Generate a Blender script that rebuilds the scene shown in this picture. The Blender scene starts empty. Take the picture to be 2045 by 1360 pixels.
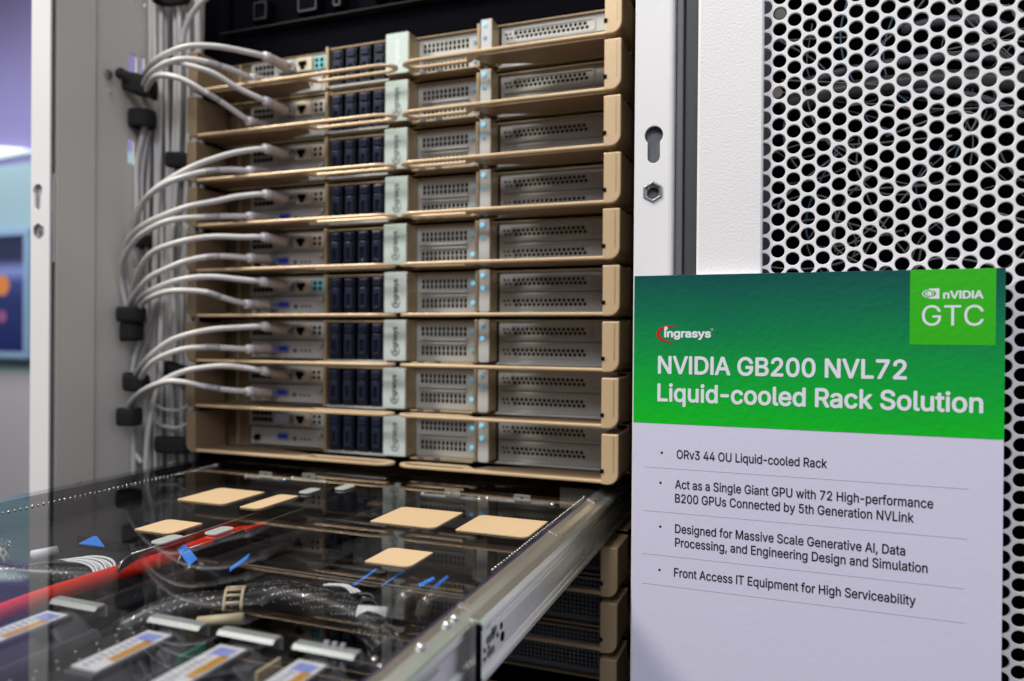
import bpy, bmesh, math, random
from mathutils import Vector, Matrix
from mathutils.geometry import delaunay_2d_cdt
random.seed(7)
SC = bpy.context.scene
C = SC.collection
pi = math.pi

# ------------------------------------------------------------------ camera
# lengths below are millimetres: x to the right along the rack, y into the rack, z up; ZF lifts them above the floor
ZF = 1700.0
PW, PH, FPX = 2045, 1360, 1451.49
CAM = Vector((302.97, -611.8, -260.47))
YAW, PITCH, ROLL = math.radians(20.373), math.radians(0.245), math.radians(0.434)
_f = Vector((-math.sin(YAW)*math.cos(PITCH), math.cos(YAW)*math.cos(PITCH), -math.sin(PITCH)))
_r = Vector((math.cos(YAW), math.sin(YAW), 0)); _u = _r.cross(_f)
CR = _r*math.cos(ROLL)+_u*math.sin(ROLL); CU = _u*math.cos(ROLL)-_r*math.sin(ROLL); CF = _f
def W(v): return Vector((v[0]*.001, v[1]*.001, (v[2]+ZF)*.001))
def ray(px, py): return CF+CR*((px-PW/2)/FPX)-CU*((py-PH/2)/FPX)
def aty(px, py, Y): d = ray(px, py); return CAM+d*((Y-CAM.y)/d.y)
def atz(px, py, Z): d = ray(px, py); return CAM+d*((Z-CAM.z)/d.z)
def atx(px, py, X): d = ray(px, py); return CAM+d*((X-CAM.x)/d.x)
cd = bpy.data.cameras.new('camera'); cam = bpy.data.objects.new('camera', cd); C.objects.link(cam)
M3 = Matrix((CR, CU, -CF)).transposed()
cam.matrix_world = Matrix.Translation(W(CAM)) @ M3.to_4x4()
cd.sensor_width = 36; cd.lens = FPX/PW*36; cd.clip_start = .01; cd.clip_end = 100
cd.dof.use_dof = True; cd.dof.focus_distance = .455; cd.dof.aperture_fstop = 4.6; cd.dof.aperture_blades = 9
SC.camera = cam

# ------------------------------------------------------------------ light
wd = bpy.data.worlds.new('World'); SC.world = wd; wd.use_nodes = True
wd.node_tree.nodes['Background'].inputs[0].default_value = (.62, .60, .74, 1)
wd.node_tree.nodes['Background'].inputs[1].default_value = .11
def area(name, loc, target, size, power, col, sy=None):
    l = bpy.data.lights.new(name, 'AREA'); l.energy = power; l.color = col
    l.shape = 'RECTANGLE'; l.size = size; l.size_y = sy or size
    o = bpy.data.objects.new(name, l); C.objects.link(o); o.location = W(loc)
    o.rotation_euler = (W(target)-W(loc)).to_track_quat('-Z', 'Y').to_euler()
    return o
area('booth_light', (-1450, -1150, 1600), (-20, -40, -200), .5, 66, (1, .94, .85))
area('booth_light', (150, -1750, 1050), (150, -100, -250), .8, 14, (.92, .94, 1), .5)
area('booth_light', (-60, -620, 1500), (-20, -250, -384), .8, 15, (1, .95, .87), .5)
area('booth_light', (900, -1600, 600), (200, -100, -230), .9, 4.5, (.97, .98, 1), .6)
area('booth_light', (1500, -900, 250), (250, -100, -300), .9, 4, (.74, .70, 1))
area('wall_wash', (-2700, 800, 700), (-2700, 1500, 0), 1.4, 9, (.86, .84, 1), .5)
SC.view_settings.view_transform = 'Standard'; SC.view_settings.look = 'None'
SC.view_settings.exposure = 0; SC.view_settings.gamma = 1
SC.cycles.max_bounces = 8; SC.cycles.transparent_max_bounces = 16
SC.cycles.use_denoising = True; SC.cycles.caustics_reflective = False; SC.cycles.caustics_refractive = False
SC.cycles.sample_clamp_indirect = 4

# ------------------------------------------------------------------ materials
MATS = {}
def mat(name, col, rough=.5, metal=0., bump=0., bscale=300., var=0., vscale=20., emit=None, estr=0., coat=0., spec=.5, stretch=None):
    m = bpy.data.materials.new(name); m.use_nodes = True
    nt = m.node_tree; b = nt.nodes['Principled BSDF']
    b.inputs['Base Color'].default_value = (*col, 1); b.inputs['Roughness'].default_value = rough
    b.inputs['Metallic'].default_value = metal; b.inputs['Specular IOR Level'].default_value = spec
    b.inputs['Coat Weight'].default_value = coat; b.inputs['Coat Roughness'].default_value = .08
    if emit: b.inputs['Emission Color'].default_value = (*emit, 1); b.inputs['Emission Strength'].default_value = estr
    tc = nt.nodes.new('ShaderNodeTexCoord'); src = tc.outputs['Object']
    if stretch:
        mp = nt.nodes.new('ShaderNodeMapping'); mp.inputs['Scale'].default_value = stretch
        nt.links.new(src, mp.inputs[0]); src = mp.outputs[0]
    if bump:
        n = nt.nodes.new('ShaderNodeTexNoise'); n.inputs['Scale'].default_value = bscale; n.inputs['Detail'].default_value = 3
        nt.links.new(src, n.inputs['Vector'])
        bp = nt.nodes.new('ShaderNodeBump'); bp.inputs['Strength'].default_value = bump; bp.inputs['Distance'].default_value = .0006
        nt.links.new(n.outputs[0], bp.inputs['Height']); nt.links.new(bp.outputs[0], b.inputs['Normal'])
    if var:
        n = nt.nodes.new('ShaderNodeTexNoise'); n.inputs['Scale'].default_value = vscale; n.inputs['Detail'].default_value = 5
        nt.links.new(src, n.inputs['Vector'])
        r = nt.nodes.new('ShaderNodeMapRange'); r.inputs[3].default_value = 1-var; r.inputs[4].default_value = 1+var
        nt.links.new(n.outputs[0], r.inputs[0])
        mx = nt.nodes.new('ShaderNodeMix'); mx.data_type = 'RGBA'; mx.blend_type = 'MULTIPLY'; mx.inputs[0].default_value = 1
        mx.inputs[6].default_value = (*col, 1); nt.links.new(r.outputs[0], mx.inputs[7]); nt.links.new(mx.outputs[2], b.inputs['Base Color'])
        r2 = nt.nodes.new('ShaderNodeMapRange'); r2.inputs[3].default_value = max(.02, rough-.1); r2.inputs[4].default_value = rough+.1
        nt.links.new(n.outputs[0], r2.inputs[0]); nt.links.new(r2.outputs[0], b.inputs['Roughness'])
    MATS[name] = m
    return m
mat('white_powder', (.74, .745, .75), .42, bump=.16, bscale=1100, var=.02)
mat('white_orange_peel', (.76, .76, .75), .42, bump=.35, bscale=700, var=.03)
mat('grey_panel', (.60, .59, .54), .55, bump=.2, bscale=700, var=.05)
mat('dark_gap', (.10, .105, .11), .5)
mat('keyhole_grey', (.17, .18, .19), .5)
mat('champagne', (.46, .355, .215), .36, .5, bump=.15, bscale=900, var=.06, vscale=30)
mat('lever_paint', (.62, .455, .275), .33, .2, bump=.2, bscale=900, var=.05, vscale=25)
mat('web_brown', (.25, .17, .10), .5, .2, var=.08)
mat('shaded_gold', (.30, .22, .13), .4, .4, var=.1)  # gold plating of the left ends, their shade painted into the brown
mat('face_metal', (.53, .525, .485), .4, .12, bump=.1, bscale=900, var=.06)
mat('face_light', (.56, .57, .55), .4, .15, var=.05)
mat('plate', (.62, .70, .68), .35, .1, var=.03)
mat('black', (.003, .003, .005), .8, spec=.02)
mat('black_gloss', (.015, .015, .018), .25)
mat('navy_drive', (.007, .009, .018), .4, spec=.35)
mat('navy_latch', (.020, .028, .065), .3)
mat('plate_ink', (.07, .08, .08), .5)
mat('usb_blue', (.02, .05, .55), .4)
mat('cream_metal', (.75, .66, .50), .35, .3)
mat('led', (.3, .75, .95), .3, emit=(.14, .62, .95), estr=.75)
mat('led_dim', (.25, .5, .65), .3, emit=(.12, .45, .75), estr=.22)
mat('led_core', (.03, .10, .16), .3)
mat('cable', (.56, .55, .53), .34, bump=.1, bscale=200, var=.04)
mat('cable_shade', (.55, .54, .50), .42, var=.08)
mat('cable_print', (.36, .35, .37), .4, var=.5, vscale=350)
mat('boot', (.52, .45, .39), .45)
mat('collar', (.62, .60, .63), .35)
mat('velcro', (.008, .008, .009), .9, bump=.6, bscale=1500)
mat('steel', (.74, .75, .70), .28, .9, bump=.06, bscale=60, var=.12, vscale=14, stretch=(8, .6, 8))
mat('zinc', (.70, .70, .69), .2, .9)
mat('brushed', (.55, .56, .58), .3, .9, var=.1)
mat('tan_pad', (.63, .46, .27), .5, bump=.2, bscale=1200, var=.03)
mat('red_hose', (.92, .035, .015), .25, var=.06)
mat('sleeve', (.02, .02, .022), .38)
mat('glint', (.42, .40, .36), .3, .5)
mat('blue_tape', (.04, .27, .95), .5, bump=.2, bscale=500)
mat('white_label', (.82, .82, .84), .5)
mat('orange_print', (.66, .32, .05), .5)
mat('blue_print', (.30, .36, .78), .5)
mat('cream_plastic', (.72, .60, .38), .45)
mat('green_board', (.05, .30, .20), .5)
mat('fan_black', (.085, .085, .095), .42, bump=.25, bscale=500, var=.2, vscale=60)
mat('chassis_dark', (.035, .034, .033), .4, .3, var=.12)
mat('divider', (.30, .30, .30), .26, .9)
mat('sign_white', (.66, .65, .80), .28, bump=.14, bscale=260, var=.01, coat=.2)
mat('sign_ink', (.012, .012, .016), .4)
mat('sign_rule', (.33, .33, .38), .5)
mat('sign_text', (.74, .77, .83), .3)
mat('sign_box', (.035, .46, .012), .26, bump=.3, bscale=260, coat=.3)
mat('logo_red', (.50, .012, .018), .35)
mat('wall_lavender', (.24, .22, .42), .8, var=.12, vscale=1.2)
mat('wall_teal', (.33, .50, .52), .8, var=.08, vscale=2)
mat('wall_grey', (.58, .57, .60), .8, var=.06, vscale=2)
mat('light_box', (.8, .9, .9), .6, emit=(.75, .95, .95), estr=1.0)
mat('bezel_glow', (.30, .48, .66), .35)  # light-blue glow of the bezel painted as its colour
mat('carpet', (.06, .06, .065), .95, bump=.5, bscale=300)
mat('blue_sheen', (.010, .013, .024), .5)
mat('wire_grey', (.30, .30, .28), .35)
mat('conduit_grey', (.12, .12, .115), .4)
mat('pale_metal', (.42, .44, .42), .35, .1)
mat('wire_blue', (.10, .22, .36), .3)
mat('inner_grey', (.17, .18, .20), .45)

def header_mat():          # printed gradient of the sign's header: dark teal at the top edge, bright green below
    m = mat('sign_header', (.01, .3, .08), .2, bump=.5, bscale=230, coat=.35); nt = m.node_tree; b = nt.nodes['Principled BSDF']
    tc = [n for n in nt.nodes if n.type == 'TEX_COORD'][0]
    sp = nt.nodes.new('ShaderNodeSeparateXYZ'); nt.links.new(tc.outputs['Generated'], sp.inputs[0])
    ns = nt.nodes.new('ShaderNodeTexNoise'); ns.inputs['Scale'].default_value = 2.2; nt.links.new(tc.outputs['Generated'], ns.inputs['Vector'])
    a = nt.nodes.new('ShaderNodeMath'); a.operation = 'MULTIPLY_ADD'; a.inputs[1].default_value = .25; nt.links.new(ns.outputs[0], a.inputs[0])
    s = nt.nodes.new('ShaderNodeMath'); s.operation = 'ADD'; s.inputs[1].default_value = -.125; nt.links.new(sp.outputs[2], s.inputs[0]); nt.links.new(s.outputs[0], a.inputs[2])
    r = nt.nodes.new('ShaderNodeValToRGB'); e = r.color_ramp.elements
    e[0].position = 0; e[0].color = (.006, .50, .018, 1); e[1].position = 1; e[1].color = (.006, .085, .075, 1)
    k = e.new(.35); k.color = (.005, .36, .045, 1); k = e.new(.7); k.color = (.005, .17, .075, 1)
    nt.links.new(a.outputs[0], r.inputs[0]); nt.links.new(r.outputs[0], b.inputs['Base Color'])
header_mat()
def lid_mat():             # thin clear acrylic: mirror-like at grazing angles, faint grey tint
    m = bpy.data.materials.new('acrylic'); m.use_nodes = True; nt = m.node_tree; nt.nodes.clear()
    o = nt.nodes.new('ShaderNodeOutputMaterial'); t = nt.nodes.new('ShaderNodeBsdfTransparent'); g = nt.nodes.new('ShaderNodeBsdfGlossy')
    t.inputs[0].default_value = (.86, .87, .88, 1); g.inputs[0].default_value = (1, 1, 1, 1); g.inputs['Roughness'].default_value = .012
    fr = nt.nodes.new('ShaderNodeFresnel'); fr.inputs[0].default_value = 1.5; ge = nt.nodes.new('ShaderNodeNewGeometry')
    a = nt.nodes.new('ShaderNodeMath'); a.operation = 'MULTIPLY'; a.inputs[1].default_value = .8; nt.links.new(fr.outputs[0], a.inputs[0])
    # only the face the ray enters through mirrors; the far face of the sheet lets it pass
    iv = nt.nodes.new('ShaderNodeMath'); iv.operation = 'SUBTRACT'; iv.inputs[0].default_value = 1; nt.links.new(ge.outputs['Backfacing'], iv.inputs[1])
    a2 = nt.nodes.new('ShaderNodeMath'); a2.operation = 'MULTIPLY'; nt.links.new(a.outputs[0], a2.inputs[0]); nt.links.new(iv.outputs[0], a2.inputs[1])
    mx = nt.nodes.new('ShaderNodeMixShader'); nt.links.new(a2.outputs[0], mx.inputs[0])
    nt.links.new(t.outputs[0], mx.inputs[1]); nt.links.new(g.outputs[0], mx.inputs[2]); nt.links.new(mx.outputs[0], o.inputs[0])
    MATS['acrylic'] = m
lid_mat()
def screen_mat():
    m = mat('screen', (.01, .01, .03), .3); nt = m.node_tree; b = nt.nodes['Principled BSDF']
    tc = [n for n in nt.nodes if n.type == 'TEX_COORD'][0]
    sp = nt.nodes.new('ShaderNodeSeparateXYZ'); nt.links.new(tc.outputs['Generated'], sp.inputs[0])
    r = nt.nodes.new('ShaderNodeValToRGB'); e = r.color_ramp.elements
    e[0].position = 0; e[0].color = (.006, .012, .09, 1); e[1].position = 1; e[1].color = (.02, .03, .06, 1)
    for p, c in ((.45, (.02, .035, .13, 1)), (.60, (.05, .07, .24, 1)), (.70, (.26, .32, .68, 1)), (.76, (.12, .14, .35, 1)), (.80, (.03, .035, .07, 1))):
        k = e.new(p); k.color = c
    nt.links.new(sp.outputs[2], r.inputs[0]); nt.links.new(r.outputs[0], b.inputs['Emission Color']); b.inputs['Emission Strength'].default_value = .8
screen_mat()

# ------------------------------------------------------------------ mesh helpers
class MB:
    def __init__(s): s.v = []; s.f = []; s.o = Vector((0, 0, 0))
    def add(s, vs, fs):
        n = len(s.v); s.v += [Vector(v) for v in vs]; s.f += [tuple(i+n for i in f) for f in fs]; return s
    def box(s, x0, x1, y0, y1, z0, z1):
        return s.add([(x0,y0,z0),(x1,y0,z0),(x1,y1,z0),(x0,y1,z0),(x0,y0,z1),(x1,y0,z1),(x1,y1,z1),(x0,y1,z1)],
                     [(0,3,2,1),(4,5,6,7),(0,1,5,4),(1,2,6,5),(2,3,7,6),(3,0,4,7)])
    def obox(s, c, ax, ay, az, hx, hy, hz):
        c = Vector(c); ax, ay, az = [Vector(a).normalized() for a in (ax, ay, az)]
        vs = [c+ax*(i*hx)+ay*(j*hy)+az*(k*hz) for k in (-1,1) for i, j in ((-1,-1),(1,-1),(1,1),(-1,1))]
        return s.add(vs, [(0,3,2,1),(4,5,6,7),(0,1,5,4),(1,2,6,5),(2,3,7,6),(3,0,4,7)])
    def quad(s, a, b, c, d): return s.add([a,b,c,d], [(0,1,2,3)])
    def cyl(s, a, b, r, n=16, r2=None):
        a = Vector(a); b = Vector(b); d = (b-a).normalized(); u = d.orthogonal().normalized(); w = d.cross(u); r2 = r if r2 is None else r2
        vs = [a+(u*math.cos(t)+w*math.sin(t))*r for t in [2*pi*i/n for i in range(n)]]+[b+(u*math.cos(t)+w*math.sin(t))*r2 for t in [2*pi*i/n for i in range(n)]]
        return s.add(vs, [(i,(i+1)%n,n+(i+1)%n,n+i) for i in range(n)]+[tuple(range(n-1,-1,-1)), tuple(range(n,2*n))])
    def tube(s, pts, r, n=10, rad=None):
        pts = [Vector(p) for p in pts]; m = len(pts); vs = []; fs = []; u = None
        for i, p in enumerate(pts):
            d = (pts[min(i+1,m-1)]-pts[max(i-1,0)]).normalized()
            u = d.orthogonal().normalized() if u is None else (u-d*u.dot(d)).normalized()
            w = d.cross(u); rr = rad(i/(m-1)) if rad else r
            vs += [p+(u*math.cos(2*pi*k/n)+w*math.sin(2*pi*k/n))*rr for k in range(n)]
        for i in range(m-1):
            for k in range(n): fs.append((i*n+k, i*n+(k+1)%n, (i+1)*n+(k+1)%n, (i+1)*n+k))
        fs += [tuple(range(n-1,-1,-1)), tuple(range((m-1)*n, m*n))]
        return s.add(vs, fs)
    def ext(s, prof, y0, y1, axis='y'):     # closed profile swept along one axis
        n = len(prof)
        mk = {'y': lambda p, t: (p[0], t, p[1]), 'x': lambda p, t: (t, p[0], p[1]), 'z': lambda p, t: (p[0], p[1], t)}[axis]
        return s.add([mk(p, y0) for p in prof]+[mk(p, y1) for p in prof],
                     [(i,(i+1)%n,n+(i+1)%n,n+i) for i in range(n)]+[tuple(range(n-1,-1,-1)), tuple(range(n,2*n))])
    def ball(s, c, r, n=8, m=5):
        c = Vector(c); vs = [c+Vector((0,0,r))]; fs = []
        for i in range(1, m):
            t = pi*i/m
            vs += [c+Vector((math.sin(t)*math.cos(2*pi*k/n), math.sin(t)*math.sin(2*pi*k/n), math.cos(t)))*r for k in range(n)]
        vs.append(c-Vector((0,0,r)))
        fs += [(0, 1+k, 1+(k+1)%n) for k in range(n)]
        for i in range(m-2): fs += [(1+i*n+k, 1+(i+1)*n+k, 1+(i+1)*n+(k+1)%n, 1+i*n+(k+1)%n) for k in range(n)]
        L = len(vs)-1; fs += [(L, 1+(m-2)*n+(k+1)%n, 1+(m-2)*n+k) for k in range(n)]
        return s.add(vs, fs)
    def mesh(s, o):
        me = bpy.data.meshes.new('m'); me.from_pydata([(v-o)*.001 for v in s.v], [], s.f); me.update()
        bm = bmesh.new(); bm.from_mesh(me); bmesh.ops.recalc_face_normals(bm, faces=bm.faces); bm.to_mesh(me); bm.free()
        return me
def spline(pts, k=8):
    pts = [Vector(p) for p in pts]; P = [pts[0]*2-pts[1]]+pts+[pts[-1]*2-pts[-2]]; out = []
    for i in range(1, len(P)-2):
        for j in range(k):
            t = j/k; a, b, c, d = P[i-1], P[i], P[i+1], P[i+2]
            out.append(.5*((2*b)+(c-a)*t+(2*a-5*b+4*c-d)*t*t+(3*b-3*c+d-a)*t**3))
    return out+[pts[-1]]
ORG = {}
def origin(p): return ORG.get(p.name, Vector((0,0,0)))
def link(o, name, m, parent, smooth, bevel, segs=2):
    o.data.name = name; o.data.materials.append(MATS[m])
    C.objects.link(o)
    if smooth: o.data.shade_smooth()
    if bevel:
        md = o.modifiers.new('bevel', 'BEVEL'); md.width = bevel*.001; md.segments = segs; md.limit_method = 'ANGLE'; md.angle_limit = .7
        md.harden_normals = False
    if parent: o.parent = parent
    return o
def obj(name, mb, m, parent=None, smooth=False, bevel=0, base=None):
    o0 = origin(parent) if parent else (Vector(base) if base is not None else min(mb.v, key=lambda v: v.z).copy())
    o = bpy.data.objects.new(name, mb.mesh(o0))
    link(o, name, m, parent, smooth, bevel)
    if parent: ORG[o.name] = o0
    else: o.location = W(o0); ORG[o.name] = o0
    return o
def tag(o, label, cat, group=None):
    o['label'] = label; o['category'] = cat
    if group: o['group'] = group
    return o
def thing(name, label, cat, base, group=None):
    o = bpy.data.objects.new(name, None); C.objects.link(o); o.location = W(base); o.empty_display_size = .05
    ORG[o.name] = Vector(base); return tag(o, label, cat, group)
def structure(name, mb, m, base=None):
    o = obj(name, mb, m, base=base); o['kind'] = 'structure'; return o
def rrect(x0, x1, z0, z1, r, n=5):
    r = r if isinstance(r, (list, tuple)) else [r]*4      # corners: bl, br, tr, tl
    out = []
    for (cx, cz, a, q) in ((x0, z0, pi, r[0]), (x1, z0, 1.5*pi, r[1]), (x1, z1, 0, r[2]), (x0, z1, .5*pi, r[3])):
        sx = 1 if cx == x0 else -1; sz = 1 if cz == z0 else -1
        if q <= 0: out.append((cx, cz)); continue
        for i in range(n+1):
            t = a+.5*pi*i/n; out.append((cx+sx*q+q*math.cos(t), cz+sz*q+q*math.sin(t)))
    return out
def circle(cx, cz, r, n=24, a0=0): return [(cx+r*math.cos(a0+2*pi*i/n), cz+r*math.sin(a0+2*pi*i/n)) for i in range(n)]
def fill2d(loops, t, plane='xz', at=0., bev=0.):
    """flat plate with holes, thickness t, front face at 'at' (thickness runs to at+t)"""
    cu = bpy.data.curves.new('c', 'CURVE'); cu.dimensions = '2D'; cu.fill_mode = 'BOTH'; cu.extrude = t/2-bev; cu.bevel_depth = bev; cu.bevel_resolution = 1
    if bev: cu.offset = -bev
    for lp in loops:
        s = cu.splines.new('POLY'); s.points.add(len(lp)-1); s.use_cyclic_u = True
        for p, q in zip(s.points, lp): p.co = (q[0], q[1], 0, 1)
    o = bpy.data.objects.new('c', cu); C.objects.link(o)
    dg = bpy.context.evaluated_depsgraph_get(); dg.update()
    me = o.evaluated_get(dg).to_mesh(); mb = MB()
    mk = {'xz': lambda v: (v.x, at+t/2-v.z, v.y), 'xy': lambda v: (v.x, v.y, at+t/2+v.z), 'yz': lambda v: (at+t/2+v.z, v.x, v.y)}[plane]
    mb.add([mk(v.co) for v in me.vertices], [tuple(p.vertices) for p in me.polygons])
    o.evaluated_get(dg).to_mesh_clear(); bpy.data.objects.remove(o); bpy.data.curves.remove(cu)
    bm = bmesh.new(); me = bpy.data.meshes.new('t'); me.from_pydata(mb.v, [], mb.f); bm.from_mesh(me)
    bmesh.ops.remove_doubles(bm, verts=bm.verts, dist=.001)
    mb.v = [v.co.copy() for v in bm.verts]; bm.verts.index_update(); mb.f = [tuple(v.index for v in f.verts) for f in bm.faces]
    bm.free(); bpy.data.meshes.remove(me)
    return mb
try: FONT = bpy.data.fonts.load(bpy.utils.system_resource('DATAFILES', path='fonts')+'/Inter.woff2')
except Exception: FONT = None
CAPH = .729
def text2d(s, cap, x0, x1, bold=0.):
    """lettering as flat triangles: (x, height, layer) verts; cap = height of a capital, stretched to run from x0 to x1 on baseline 0.
    Overlapping contours of a glyph lie on layers a hair apart; bold repeats the shape around a small ring."""
    cu = bpy.data.curves.new('t', 'FONT'); cu.body = s; cu.size = 20
    if FONT: cu.font = FONT
    o = bpy.data.objects.new('t', cu); C.objects.link(o)
    dg = bpy.context.evaluated_depsgraph_get(); dg.update()
    cv = o.evaluated_get(dg).to_curve(dg); loops = []
    for sp in cv.splines:
        pt = []; b = sp.bezier_points
        for i in range(len(b)):
            p, q = b[i], b[(i+1) % len(b)]
            st = (p.handle_right-p.co).cross(q.co-p.co).length < 1e-3 and (q.handle_left-q.co).cross(q.co-p.co).length < 1e-3
            for t in ([0] if st else [0, .2, .4, .6, .8]):
                c = p.co*(1-t)**3+p.handle_right*3*t*(1-t)**2+q.handle_left*3*t*t*(1-t)+q.co*t**3
                if not pt or (Vector((c.x, c.y, 0))-pt[-1]).length > 1e-3: pt.append(Vector((c.x, c.y, 0)))
        if len(pt) > 2:
            ar = sum(pt[i].x*pt[(i+1) % len(pt)].y-pt[(i+1) % len(pt)].x*pt[i].y for i in range(len(pt)))
            loops.append((ar, pt))
    o.to_curve_clear(); bpy.data.objects.remove(o); bpy.data.curves.remove(cu)
    for n_, (ar, q) in enumerate(loops):       # a capital I drawn with slab ends becomes a plain stem
        xs = sorted({round(v.x, 2) for v in q}); hgt = max(v.y for v in q)-min(v.y for v in q)
        if len(q) == 12 and len(xs) == 4 and xs[3]-xs[0] < .62*hgt and abs((xs[1]-xs[0])-(xs[3]-xs[2])) < .06*hgt and hgt > 8:
            y0, y1 = min(v.y for v in q), max(v.y for v in q); z = [Vector((xs[1], y0, 0)), Vector((xs[1], y1, 0)), Vector((xs[2], y1, 0)), Vector((xs[2], y0, 0))]
            loops[n_] = (ar, z); e = (xs[1]-xs[0])*.75
            for m_, (_, w_) in enumerate(loops):
                if m_ != n_ and min(v.x for v in w_) > xs[3]-.5:
                    for v in w_: v.x -= 2*e
            for v in z: v.x -= e
    for n_, (ar, q) in enumerate(loops):       # hyphens sit close to their neighbours
        ys = [v.y for v in q]; xs = [v.x for v in q]
        if len(q) == 4 and max(ys)-min(ys) < 2.2 and min(ys) > 2 and max(xs)-min(xs) > 2.5 and not any(m_ != n_ and min(v.x for v in w_) < max(xs) and max(v.x for v in w_) > min(xs) for m_, (_, w_) in enumerate(loops)):
            for m_, (_, w_) in enumerate(loops):
                e = 1.0 if m_ == n_ else 2.0 if min(v.x for v in w_) > max(xs)-.2 else 0
                if e and m_ != n_:
                    for v in w_: v.x -= e
            for v in q: v.x -= 1.0
    bbs = [(min(v.x for v in q), max(v.x for v in q), min(v.y for v in q), max(v.y for v in q)) for _, q in loops]
    groups = []                                # contours whose boxes overlap are filled together, non-zero winding
    for i, b in enumerate(bbs):
        hit = [g for g in groups if any(bbs[j][0] < b[1] and bbs[j][1] > b[0] and bbs[j][2] < b[3] and bbs[j][3] > b[2] for j in g)]
        m = [i]
        for g in hit: m += g; groups.remove(g)
        groups.append(m)
    vs = []; fs = []
    for g in groups:
        pts = []; eds = []; segs = []
        for j in g:
            q = loops[j][1]; n = len(pts); pts += [Vector((v.x, v.y)) for v in q]; eds += [(n+k, n+(k+1) % len(q)) for k in range(len(q))]
            segs += [(q[k], q[(k+1) % len(q)]) for k in range(len(q))]
        V_, _, F_, *_r2 = delaunay_2d_cdt(pts, eds, [], 0, 1e-5)
        n = len(vs); vs += [(v.x, v.y, 0) for v in V_]
        for f in F_:
            cx = sum(V_[i].x for i in f)/3; cy = sum(V_[i].y for i in f)/3; w = 0
            for a, b in segs:
                if (a.y > cy) != (b.y > cy) and cx < (b.x-a.x)*(cy-a.y)/(b.y-a.y)+a.x: w += 1 if b.y > a.y else -1
            if w: fs.append(tuple(n+i for i in f))
    if bold:
        b0, f0 = list(vs), list(fs); L = 1
        for r in range(8):
            a = 2*pi*r/8; n = len(vs); d = bold*20
            vs += [(v[0]+d*math.cos(a), v[1]+d*math.sin(a), v[2]+L*(r+1)) for v in b0]; fs += [tuple(i+n for i in t) for t in f0]
    a = min(v[0] for v in vs); b = max(v[0] for v in vs); k = cap/(CAPH*20)
    return [((v[0]-a)/(b-a)*(x1-x0)+x0, v[1]*k, v[2]*.004) for v in vs], fs
def perf(mb, x0, x1, z0, z1, rows, y=0., t=1.):
    """sheet with holes: rows = [(zc, half height of strip, [(xc, half width of cell, kind, a, b)])], kind 'c' radius a / 'r' half sizes a, b"""
    rows = sorted(rows, key=lambda r: r[0]); z = z0
    def rect(a, b, c, d):
        if b-a > 1e-6 and d-c > 1e-6: mb.quad((a,y,c),(b,y,c),(b,y,d),(a,y,d))
    for zc, hh, cells in rows:
        rect(x0, x1, z, zc-hh); z = zc+hh; x = x0
        for xc, hx, kind, a, b in cells:
            rect(x, xc-hx, zc-hh, zc+hh); x = xc+hx
            if kind == 'c':
                n = 12; ca = math.atan2(hh, hx); ang = sorted(set([round(q, 5) for q in [2*pi*i/n for i in range(n)]+[ca, pi-ca, pi+ca, 2*pi-ca]]))
                inn = [(xc+a*math.cos(q), zc+a*math.sin(q)) for q in ang]; out = []
                for q in ang:
                    c, s_ = math.cos(q), math.sin(q); k = min(hx/abs(c) if abs(c) > 1e-6 else 1e9, hh/abs(s_) if abs(s_) > 1e-6 else 1e9); out.append((xc+c*k, zc+s_*k))
            else:
                inn = [(xc-a,zc-b),(xc+a,zc-b),(xc+a,zc+b),(xc-a,zc+b)]; out = [(xc-hx,zc-hh),(xc+hx,zc-hh),(xc+hx,zc+hh),(xc-hx,zc+hh)]
            m = len(inn)
            mb.add([(p[0],y,p[1]) for p in out]+[(p[0],y,p[1]) for p in inn]+[(p[0],y+t,p[1]) for p in inn],
                   [(i,(i+1)%m,m+(i+1)%m,m+i) for i in range(m)]+[(m+i,m+(i+1)%m,2*m+(i+1)%m,2*m+i) for i in range(m)])
        rect(x, x1, zc-hh, zc+hh)
    rect(x0, x1, z, z1)
    return mb
def swoosh(cx, cz, rx, rz, thick, a0, a1, n=40):
    """crescent stroke of the logo: thick on the left, tapering to both ends"""
    o = []; i_ = []
    for k in range(n+1):
        s = k/n; a = a0+(a1-a0)*s; w = thick*math.sin(pi*s)**.8
        o.append((cx+rx*math.cos(a), cz+rz*math.sin(a))); i_.append((cx+(rx-w)*math.cos(a), cz+(rz-w*.8)*math.sin(a)))
    return [(p[0], p[1]) for p in o+i_], [(k, k+1, n+2+k, n+1+k) for k in range(n)]
def copy_tree(o, parent=None):
    c = o.copy(); C.objects.link(c); c.parent = parent
    for ch in o.children: copy_tree(ch, c)
    return c
_v, _ = text2d('H', 1, 0, 1); CAPH *= max(q[1] for q in _v)
P = 44.45
def T(k): return 21.9-P*k

# ------------------------------------------------------------------ setting: floor and wall behind
structure('floor', MB().box(-4500, 3000, -2500, 3000, -ZF-20, -ZF), 'carpet')
YB = 1500
def bz(py): return aty(20, py, YB).z
wl = structure('wall', MB().box(-4500, -900, YB, YB+60, -ZF, bz(715)-60), 'wall_grey')
obj('panel', MB().box(-4500, -900, YB, YB+60, bz(715)-60, bz(330)), 'wall_teal', wl)
obj('panel', MB().box(-4500, -900, YB, YB+60, bz(330), 2200), 'wall_lavender', wl)
a = aty(0, 282, YB-30); b = aty(0, 322, YB-30)
lb = tag(obj('light_box', MB().ext([(a.x-900, b.z-20), (a.x+150, b.z+30), (a.x+150, b.z+38), (a.x-900, a.z+100)], YB-40, YB-.5), 'light_box'),
    'glowing wedge shaped light box on the lavender wall', 'light')
a = aty(56, 455, YB-60); b = aty(54, 717, YB-60)
tv = thing('wall_screen', 'wall screen with frame painted in a pale blue glow and dark blue picture', 'screen', (a.x-600, YB, b.z))
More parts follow.
